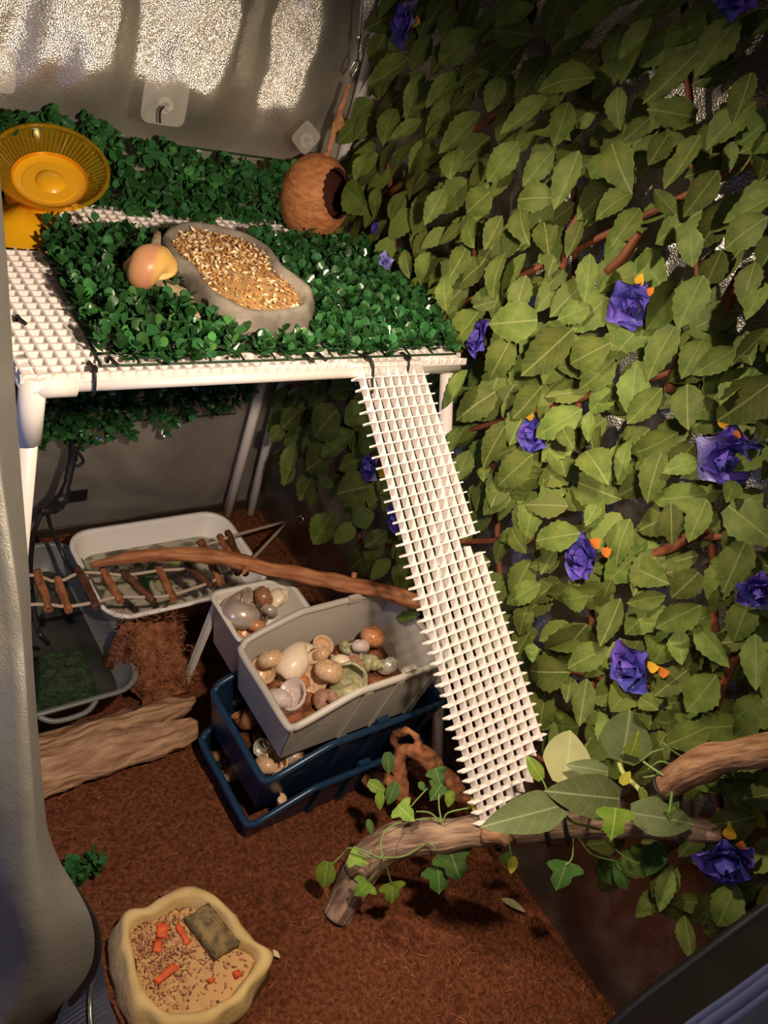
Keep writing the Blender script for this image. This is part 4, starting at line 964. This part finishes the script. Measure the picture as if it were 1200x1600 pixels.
# twig ladder bridge -----------------------------------------------------
t = thing('twig_ladder', 'rope ladder of short brown twigs hung over the tubs', 'ladder', az(200, 930, .14))
zl = .135
rungs = [((58, 893), (76, 953), 0), ((88, 903), (108, 955), 0), ((120, 888), (152, 950), 1), ((160, 890), (188, 940), 0), ((190, 893), (240, 940), 1), ((246, 885), (272, 937), 0), ((288, 882), (332, 916), 1), ((314, 846), (346, 912), 0), ((343, 838), (372, 897), 0), ((355, 831), (384, 897), 1)]
for i, (a, b, dk) in enumerate(rungs):
    z = zl+.002*i
    A_, B_ = az(a[0], a[1], z), az(b[0], b[1], z)
    add('rung', mesh('rung', *tube(cr([A_, A_.lerp(B_, .5)+V((0, 0, rj(.003))), B_], 5), [.0062, .0068, .0060], 9, jit=.25, freq=70), 'twig_dark' if dk else 'twig', True), t)
add('rope', mesh('rope', *tube(cr([az(30, 898, zl)]+[az(a[0]*.88+b[0]*.12, a[1]*.88+b[1]*.12, zl+.002*i) for i, (a, b, _) in enumerate(rungs)]+[ax(446, 815, .585)], 3), .0028, 6), 'string', True), t)
add('rope', mesh('rope', *tube(cr([az(30, 945, zl)]+[az(a[0]*.14+b[0]*.86, a[1]*.14+b[1]*.86, zl+.002*i) for i, (a, b, _) in enumerate(rungs)]+[ax(448, 816, .585)], 3), .0028, 6), 'string', True), t)
add('hook', mesh('hook', *tube(cr([ax(444, 815, .582), ax(458, 812, .585), ax(470, 806, .590), ax(474, 815, .592), ax(466, 818, .59)], 4), .0013, 6), 'steel', True), t)
# long orange stick
t = thing('long_stick', 'long smooth orange-brown stick from the white tub to the ramp', 'stick', az(140, 880, .17))
sp = [az(142, 884, .172), az(190, 873, .185), az(250, 866, .197), az(320, 868, .21), az(370, 876, .221), az(440, 893, .237), az(520, 908, .255), az(600, 925, .275), az(672, 946, .293)]
add('stick_wood', mesh('stick_wood', *tube(cr(sp, 6), [.003, .0088, .0108, .0118, .0122, .0112, .0125, .0118, .0120], 12, jit=.30, freq=38), 'stick_orange', True), t)
kp = az(549, 900, .275)
add('knot', mesh('knot', *tube([az(550, 916, .262), az(552, 905, .268), az(554, 896, .272)], [.006, .004, .0045], 8, jit=.3), 'stick_orange', True), t)
add('knot', mesh('knot', *tube([az(385, 880, .224), az(383, 892, .226), az(380, 897, .226)], [.006, .004, .002], 8, jit=.3), 'stick_orange', True), t)
# hanging black cable bundle and cable
t = thing('black_cable', 'black cable bundle hanging from the hedge into the tubs', 'cable', az(115, 895, .09))
add('bundle', mesh('bundle', *tube(cr([ay(118, 690, .40), ay(112, 725, .39), ay(103, 760, .375), ay(92, 785, .36), ay(72, 797, .345), ay(62, 800, .34)], 5), [.010, .006, .007, .011, .010, .006], 8, jit=.6, freq=90), 'black', True), t)
add('cable', mesh('cable', *tube(cr([ay(66, 800, .34), ay(54, 830, .33), ay(48, 880, .32), ay(50, 930, .30), az(60, 985, .09), az(75, 1005, .06)], 6), .0038, 8), 'black_rubber', True), t)
add('cable', mesh('cable', *tube(cr([ay(74, 800, .345), ay(80, 825, .34), ay(96, 862, .32), ay(112, 890, .29), ay(135, 905, .26)], 6), .0034, 8), 'black_rubber', True), t)
add('tie', mesh('tie', *tube(cr([ay(116, 700, .39), ay(126, 712, .385), ay(130, 722, .385), ay(120, 728, .385), ay(112, 718, .39)], 5), .0025, 6), 'black', True), t)
p = [ay(104, 768, YB-.012), ay(137, 764, YB-.012), ay(135, 781, YB-.012), ay(98, 786, YB-.012)]
tag(add('black_tape', mesh('black_tape', *box8([a+V((0, .0, 0)) for a in p]+[a+V((0, -.0015, 0)) for a in p]), 'black')), 'black tape strip stuck on the silver wall behind the cable', 'tape')

# ================================================================ front floor
zt_ = .046
ol = [az(x, y, zt_) for x, y in ((193, 1452), (206, 1428), (232, 1420), (256, 1408), (283, 1394), (318, 1397), (348, 1410), (366, 1438), (385, 1466), (412, 1484), (414, 1502), (398, 1528), (370, 1562), (330, 1584), (285, 1592), (250, 1586), (222, 1560), (206, 1528), (198, 1490))]
me, rg, c = dish('food_bowl', ol, -.004, zt_, .018, .011, .012, 'stone_sand', .006, pn=38)
tag(add('food_bowl', me), 'sand-coloured rock-look food bowl on the soil in the foreground', 'bowl')
inn = rg[7]; k = len(inn)
def foodz(x, y): return .029+.004*nz(x*30, y*30, 6)
rings = [[V((c.x+(p.x-c.x)*s, c.y+(p.y-c.y)*s, foodz(c.x+(p.x-c.x)*s, c.y+(p.y-c.y)*s))) for p in inn] for s in (1, .85, .7, .5, .3, .1)]
tag(add('food_powder', mesh('food_powder', *loft(rings, False, True), 'sand_fill', True)), 'tan powdered feed spread in the sand-coloured bowl', 'feed')
lq = az(235, 1480, .03)
tag(add('food_crumbs', bulk('food_crumbs', gv, gf, grains(inn, 900, foodz, .0015, .0035, lambda p: R.random() < math.exp(-((V((p[0], p[1], .03))-lq).length/.045)**2)+.10), 'crumb')), 'reddish brown crumbs over the feed in the sand-coloured bowl', 'crumbs', kind='stuff')
def chunk(name, pts4, zl, th, mat, lab, cat, amp=.002):
    P4 = [az(x, y, zl) for x, y in pts4]; n = 8; v = []; f = []
    for s in (0, 1):
        for j in range(n+1):
            for i in range(n+1):
                u, w_ = i/n, j/n; p = P4[0].lerp(P4[1], u).lerp(P4[3].lerp(P4[2], u), w_); e = sstep(0, .25, min(u, 1-u, w_, 1-w_))
                v.append(p+V((amp*nz(p.x*200, p.y*200, s), amp*nz(p.y*200, p.x*200, s), (th*(.75+.25*e) if s else 0)+amp*nz(p.x*150, p.y*150, 4+s))))
    m_ = (n+1)**2
    for s in (0, 1):
        for j in range(n):
            for i in range(n): a = s*m_+j*(n+1)+i; q = (a, a+1, a+n+2, a+n+1); f.append(q if s else q[::-1])
    bd = [i for i in range(n+1)]+[(j+1)*(n+1)-1 for j in range(1, n+1)]+[n*(n+1)+i for i in range(n-1, -1, -1)]+[j*(n+1) for j in range(n-1, 0, -1)]
    for a, b in zip(bd, bd[1:]+bd[:1]): f.append((a, b, b+m_, a+m_))
    return tag(add(name, mesh(name, v, f, mat, True)), lab, cat)
chunk('bark_chunk', ((287, 1441), (335, 1503), (372, 1480), (322, 1418)), .031, .016, 'bark_chunk', 'thick olive brown bark chunk lying in the sand-coloured bowl', 'bark chunk')
for i, (pp, lab) in enumerate(((((244, 1466), (260, 1469), (262, 1445), (246, 1443)), 'orange vegetable piece at the upper left of the bowl'), (((238, 1488), (250, 1490), (254, 1472), (242, 1470)), 'pale orange vegetable piece below the upper left one in the bowl'), (((274, 1452), (290, 1478), (297, 1474), (278, 1440)), 'orange vegetable strip along the edge of the bark chunk'), (((240, 1532), (246, 1540), (280, 1514), (270, 1506)), 'long red-orange vegetable strip in the middle of the bowl'), (((323, 1532), (328, 1538), (336, 1532), (332, 1527)), 'tiny orange piece right of the middle of the bowl'), (((362, 1522), (368, 1530), (378, 1524), (372, 1516)), 'small orange cube near the right rim of the bowl'))):
    chunk('vegetable_piece', pp, .031, .005, 'orange_veg', lab, 'vegetable', .0012)
tag(add('pale_chip', mesh('pale_chip', *tube([az(427, 1484, .006), az(431, 1490, .008), az(437, 1496, .006)], [.001, .004, .001], 6, flat=.5), 'seed_pale')), 'pale chip on the soil right of the food bowl', 'chip')
chunk('bark_flake', ((170, 1560), (196, 1615), (222, 1600), (205, 1558)), .004, .004, 'cork', 'flat brown bark flake beside the food bowl at the bottom', 'bark flake')
chunk('soil_flake', ((248, 1400), (262, 1404), (285, 1388), (268, 1384)), .004, .004, 'cork', 'brown bark flake behind the food bowl', 'bark flake')

# cholla-like driftwood with holes
ch = thing('hollow_driftwood', 'reddish driftwood with round holes behind the leafy branch', 'driftwood', az(640, 1250, .0))
nodes = [(612, 1162, .46, 16), (620, 1146, .46, 12), (640, 1142, .465, 10), (655, 1158, .47, 12), (648, 1175, .465, 16), (630, 1172, .46, 16), (622, 1195, .455, 13), (628, 1225, .45, 11), (632, 1255, .45, 10), (668, 1185, .475, 14), (688, 1205, .49, 13), (708, 1225, .50, 13), (728, 1250, .51, 12), (738, 1262, .512, 10), (590, 1215, .44, 9), (570, 1222, .44, 10)]
edges = [(0, 1), (1, 2), (2, 3), (3, 4), (4, 5), (5, 0), (5, 6), (6, 7), (7, 8), (4, 9), (9, 10), (10, 11), (11, 12), (12, 13), (7, 14), (14, 15)]
me = bpy.data.meshes.new('driftwood_body'); me.from_pydata([ax(x, y, X) for x, y, X, r_ in nodes], edges, []); me.materials.append(MT['cholla'])
ob = add('driftwood_body', me, ch); sk = ob.modifiers.new('skin', 'SKIN'); sk.use_smooth_shade = True
for i, (x, y, X, r_) in enumerate(nodes): me.skin_vertices[0].data[i].radius = (r_/FPX*(.72 if i < 6 else 1.25),)*2
me.skin_vertices[0].data[0].use_root = True
ob.modifiers.new('sub', 'SUBSURF').levels = 2; ob.modifiers['sub'].render_levels = 2
tx = bpy.data.textures.new('bumps', 'CLOUDS'); tx.noise_scale = .012
dm = ob.modifiers.new('disp', 'DISPLACE'); dm.texture = tx; dm.strength = .008; dm.texture_coords = 'GLOBAL'

# branches
b1 = thing('driftwood_branch', 'grey-brown driftwood branch under the foot of the ramp', 'branch', az(525, 1430, 0))
bp_ = [az(522, 1432, -.005), az(545, 1395, .022), az(572, 1352, .060), az(600, 1324, .100), az(650, 1310, .150), az(710, 1302, .190), az(765, 1300, .215), az(840, 1295, .250), az(930, 1288, .290), az(1020, 1292, .335), az(1130, 1300, .385)]
add('branch_wood', mesh('branch_wood', *tube(cr(bp_, 6), [.020, .021, .023, .024, .0215, .0205, .0195, .0175, .0165, .015, .012], 16, jit=.28, freq=22), 'branch_grey', True), b1)
add('foot', mesh('foot', *tube(cr([az(548, 1400, .02), az(545, 1425, .006), az(541, 1445, -.006)], 4), [.012, .008, .006], 10, jit=.3), 'branch_grey', True), b1)
add('twig_stub', mesh('twig_stub', *tube(cr([az(760, 1302, .222), az(785, 1308, .236), az(797, 1320, .238)], 5), [.012, .010, .006], 10, jit=.3), 'branch_tan', True), b1)
def wrap(p, ax_, r_, par, a0=0, a1=6.0):
    ax_ = ax_.normalized(); u = ax_.orthogonal().normalized(); w_ = ax_.cross(u)
    add('zip_tie', mesh('zip_tie', *tube([p+(u*math.cos(a0+(a1-a0)*k/20)+w_*math.sin(a0+(a1-a0)*k/20))*r_ for k in range(21)], .002, 6, False), 'black', True), par)
bc = cr(bp_, 6)
for i, rr_ in ((37, .0222), (43, .0205), (45, .0205), (10, .0235)): wrap(bc[i], bc[i+1]-bc[i-1], rr_, b1, 0, 6.4)
b2 = thing('driftwood_branch', 'thick tan driftwood branch stub entering from the right edge', 'branch', ax(1040, 1225, .52))
q = [ax(1038, 1232, .520), ax(1065, 1212, .512), ax(1110, 1190, .50), ax(1160, 1178, .49), ax(1215, 1170, .48), ax(1270, 1165, .47)]
add('branch_wood', mesh('branch_wood', *tube(cr(q, 6), [.013, .0178, .0165, .0155, .015, .014], 16, jit=.25, freq=22), 'branch_tan', True), b2)
qc = cr(q, 6); wrap(qc[2], qc[3]-qc[1], .0165, b2, 0, 6.4)
# vines
def vine(name, lab, loc, stems, leaves, mat='vine_green'):
    t = thing(name, lab, 'vine', loc)
    for s in stems: add('stem', mesh('stem', *tube(cr([ad(*p) for p in s[0]], 5), s[1]*.72, 6), mat if len(s) < 3 else s[2], True), t)
    for (bx, by, bd, tx_, ty, td, wd, mt, mk) in leaves:
        b, e = ad(bx, by, bd), ad(tx_, ty, td)
        lm2 = LEAFS[(mt, mk)]
        add('leaf', lm2, t, leafframe(b, e, .18, wd, nb=tuple(-CF*.8+V((0, 0, .5)))))
    return t
LEAFS = {}
for mt in ('small_ivy', 'small_ivy_dark', 'pothos_leaf', 'pale_leaf', 'yellow_leaf'):
    LEAFS[(mt, 'o')] = leafmesh('leaf_'+mt, mt, n=12, wid=.34, curl=.10, fold=.05, serr=0, heart=.12)[0]
    # three-lobed ivy leaf
    n = 12; vv = []; uv = []; f = []
    prof = [0, .30, .46, .50, .40, .27, .25, .27, .25, .19, .12, .05, 0]
    for i in range(n+1):
        for s in (-1, 0, 1):
            vv.append((s*prof[i], i/n-(.10*(1-i/n)**2 if s and i else 0), .05*math.sin(i/n*3)+(.05*prof[i] if s else 0))); uv.append((.5+.5*s*prof[i]*2, i/n))
    for i in range(n): a = i*3; f += [(a, a+1, a+4, a+3), (a+1, a+2, a+5, a+4)]
    LEAFS[(mt, 'i')] = mesh('ivy_'+mt, vv, f, mt, True, uv)
def dz(x, y, z): return dep(az(x, y, z))
d1 = dz(650, 1300, .17)
vine('ivy_vine', 'thin variegated ivy vine trailing over the left end of the branch', az(600, 1330, .1),
     [(((690, 1278, d1), (640, 1282, d1), (605, 1295, d1-.01), (595, 1320, d1-.02), (597, 1340, d1-.03), (575, 1332, d1-.02), (552, 1323, d1-.02)), .0014),
      (((597, 1338, d1-.03), (580, 1340, d1), (548, 1325, d1+.01), (535, 1335, d1+.02), (520, 1350, d1+.02)), .0014),
      (((597, 1340, d1-.03), (590, 1358, d1-.01), (575, 1378, d1)), .0015), (((600, 1342, d1-.03), (606, 1362, d1-.01), (612, 1382, d1)), .0015),
      (((600, 1340, d1-.03), (630, 1338, d1-.02), (660, 1322, d1-.02), (672, 1318, d1-.03), (682, 1328, d1-.03)), .0014),
      (((650, 1268, d1-.01), (672, 1270, d1-.015), (690, 1284, d1-.02), (700, 1270, d1-.02), (735, 1262, d1-.02)), .0014), (((690, 1284, d1-.02), (686, 1260, d1-.01), (686, 1240, d1)), .0014), (((640, 1262, d1), (660, 1240, d1+.02), (668, 1232, d1+.02)), .0014)],
     [(512, 1346, d1+.02, 506, 1388, d1+.03, 1.0, 'small_ivy', 'o'), (545, 1338, d1, 577, 1350, d1, .9, 'small_ivy', 'i'), (577, 1378, d1, 554, 1400, d1+.01, 1.1, 'small_ivy', 'i'), (612, 1378, d1, 612, 1412, d1+.01, 1.1, 'small_ivy', 'i'),
      (622, 1258, d1, 648, 1284, d1-.01, 1.2, 'small_ivy', 'i'), (605, 1175, d1+.08, 608, 1210, d1+.08, .9, 'small_ivy_dark', 'o'), (575, 1222, d1+.06, 604, 1238, d1+.06, .9, 'small_ivy', 'o'), (592, 1235, d1+.05, 594, 1266, d1+.05, .8, 'small_ivy', 'o'), (618, 1222, d1+.05, 606, 1258, d1+.05, .9, 'small_ivy_dark', 'o'),
      (680, 1200, d1+.06, 690, 1232, d1+.06, 1.1, 'small_ivy_dark', 'i'), (690, 1225, d1+.04, 672, 1252, d1+.04, 1.2, 'small_ivy_dark', 'i'), (655, 1222, d1+.03, 664, 1236, d1+.03, 1, 'small_ivy_dark', 'o'), (705, 1235, d1+.03, 700, 1262, d1+.03, .9, 'small_ivy', 'o'), (740, 1245, d1-.02, 748, 1275, d1-.02, .9, 'yellow_leaf', 'o'),
      (684, 1352, d1-.0, 686, 1398, d1+.01, 1.1, 'small_ivy_dark', 'i'), (702, 1326, d1-.01, 720, 1378, d1, 1.1, 'small_ivy_dark', 'i'), (575, 1280, d1+.05, 582, 1305, d1+.05, .7, 'small_ivy_dark', 'o')])
d2 = dz(900, 1290, .30)
vine('pothos_vine', 'broad-leaved artificial vine over the branch beside the ramp foot', ad(960, 1270, d2),
     [(((880, 1268, d2-.05), (895, 1284, d2-.04), (945, 1298, d2-.03)), .0026, 'vine_pale'), (((965, 1185, d2), (975, 1210, d2-.02), (1000, 1235, d2-.04), (1012, 1262, d2-.05)), .0042, 'vine_pale'), (((885, 1222, d2-.01), (875, 1232, d2-.02), (868, 1250, d2-.02)), .002, 'vine_pale'),
      (((855, 1240, d2-.05), (852, 1228, d2-.05), (846, 1216, d2-.05)), .0014)],
     [(880, 1226, d2-.01, 892, 1140, d2+.03, 1.35, 'pale_leaf', 'o'), (970, 1190, d2-.01, 985, 1108, d2+.01, 1.6, 'pothos_leaf', 'o'), (880, 1258, d2-.06, 752, 1292, d2-.10, .62, 'pothos_leaf', 'o'), (968, 1248, d2-.04, 852, 1236, d2-.07, .75, 'pothos_leaf', 'o'), (950, 1206, d2-.03, 884, 1195, d2-.03, .65, 'pothos_leaf', 'o'),
      (985, 1270, d2-.07, 1086, 1288, d2-.07, .85, 'pothos_leaf', 'o'), (846, 1218, d2-.05, 822, 1180, d2-.05, .8, 'small_ivy', 'o'), (962, 1262, d2-.09, 954, 1314, d2-.09, 1.25, 'small_ivy', 'i'), (985, 1180, d2-.03, 998, 1140, d2-.03, .8, 'small_ivy', 'i'), (970, 1225, d2-.04, 985, 1205, d2-.04, 1.0, 'yellow_leaf', 'o'), (1000, 1230, d2-.05, 1010, 1262, d2-.05, .7, 'small_ivy', 'o')])
vine('ivy_vine', 'thin green ivy vine with a yellow leaf on the right branch', ad(1060, 1200, d2-.05),
     [(((1005, 1190, d2-.06), (1022, 1202, d2-.07), (1045, 1215, d2-.08), (1085, 1226, d2-.08), (1130, 1215, d2-.08), (1170, 1198, d2-.09), (1215, 1180, d2-.09)), .002), (((1055, 1216, d2-.08), (1050, 1240, d2-.08), (1046, 1272, d2-.08)), .0024), (((1180, 1222, d2-.06), (1176, 1250, d2-.06), (1170, 1262, d2-.06)), .0018, 'vine_green'), (((1036, 1160, d2-.05), (1050, 1172, d2-.06), (1068, 1184, d2-.07)), .0013), (((1000, 1190, d2-.05), (1020, 1175, d2-.06), (1040, 1170, d2-.06)), .0013), (((1010, 1205, d2-.05), (1030, 1190, d2-.06), (1050, 1195, d2-.06)), .0013), (((1005, 1215, d2-.05), (1022, 1212, d2-.06), (1040, 1205, d2-.06)), .0016)],
     [(1122, 1170, d2-.09, 1148, 1216, d2-.09, 1.2, 'small_ivy_dark', 'i'), (1178, 1258, d2-.06, 1134, 1305, d2-.07, 1.0, 'yellow_leaf', 'i'), (1130, 1215, d2-.06, 1128, 1248, d2-.05, .8, 'small_ivy_dark', 'i'), (1150, 1232, d2-.03, 1200, 1238, d2-.03, .8, 'pothos_leaf', 'o'), (1046, 1260, d2-.08, 1047, 1280, d2-.08, 1, 'small_ivy', 'i')])
vine('ivy_vine', 'dark ivy leaves hanging below the branch right of the ramp', ad(880, 1350, d2),
     [(((795, 1305, d2), (797, 1325, d2), (800, 1338, d2)), .0014), (((896, 1310, d2+.02), (894, 1340, d2+.02), (884, 1352, d2+.02)), .0014), (((905, 1310, d2), (925, 1335, d2), (960, 1345, d2)), .0014), (((945, 1312, d2-.02), (975, 1338, d2-.02), (1000, 1350, d2-.02)), .0012)],
     [(790, 1332, d2, 797, 1358, d2, 1, 'small_ivy_dark', 'i'), (802, 1338, d2-.005, 798, 1366, d2-.005, .9, 'yellow_leaf', 'o'), (886, 1346, d2+.02, 868, 1392, d2+.03, 1.1, 'small_ivy_dark', 'i'), (940, 1340, d2+.02, 955, 1382, d2+.03, .9, 'small_ivy_dark', 'o'), (990, 1322, d2, 992, 1355, d2, 1, 'small_ivy', 'o'), (1030, 1318, d2, 1010, 1370, d2, 1, 'small_ivy_dark', 'o'), (962, 1345, d2+.02, 980, 1390, d2+.03, .9, 'small_ivy_dark', 'o')])
tag(add('dry_leaf', leafmesh('dry_leaf', 'pale_leaf', n=5, wid=.16, serr=0)[0], None, frame(az(812, 1420, .01)-az(782, 1404, .01), (0, 0, 1), az(782, 1404, .012), (.04, .04, .04))), 'narrow dry pale leaf on the dark soil below the branch', 'leaf')
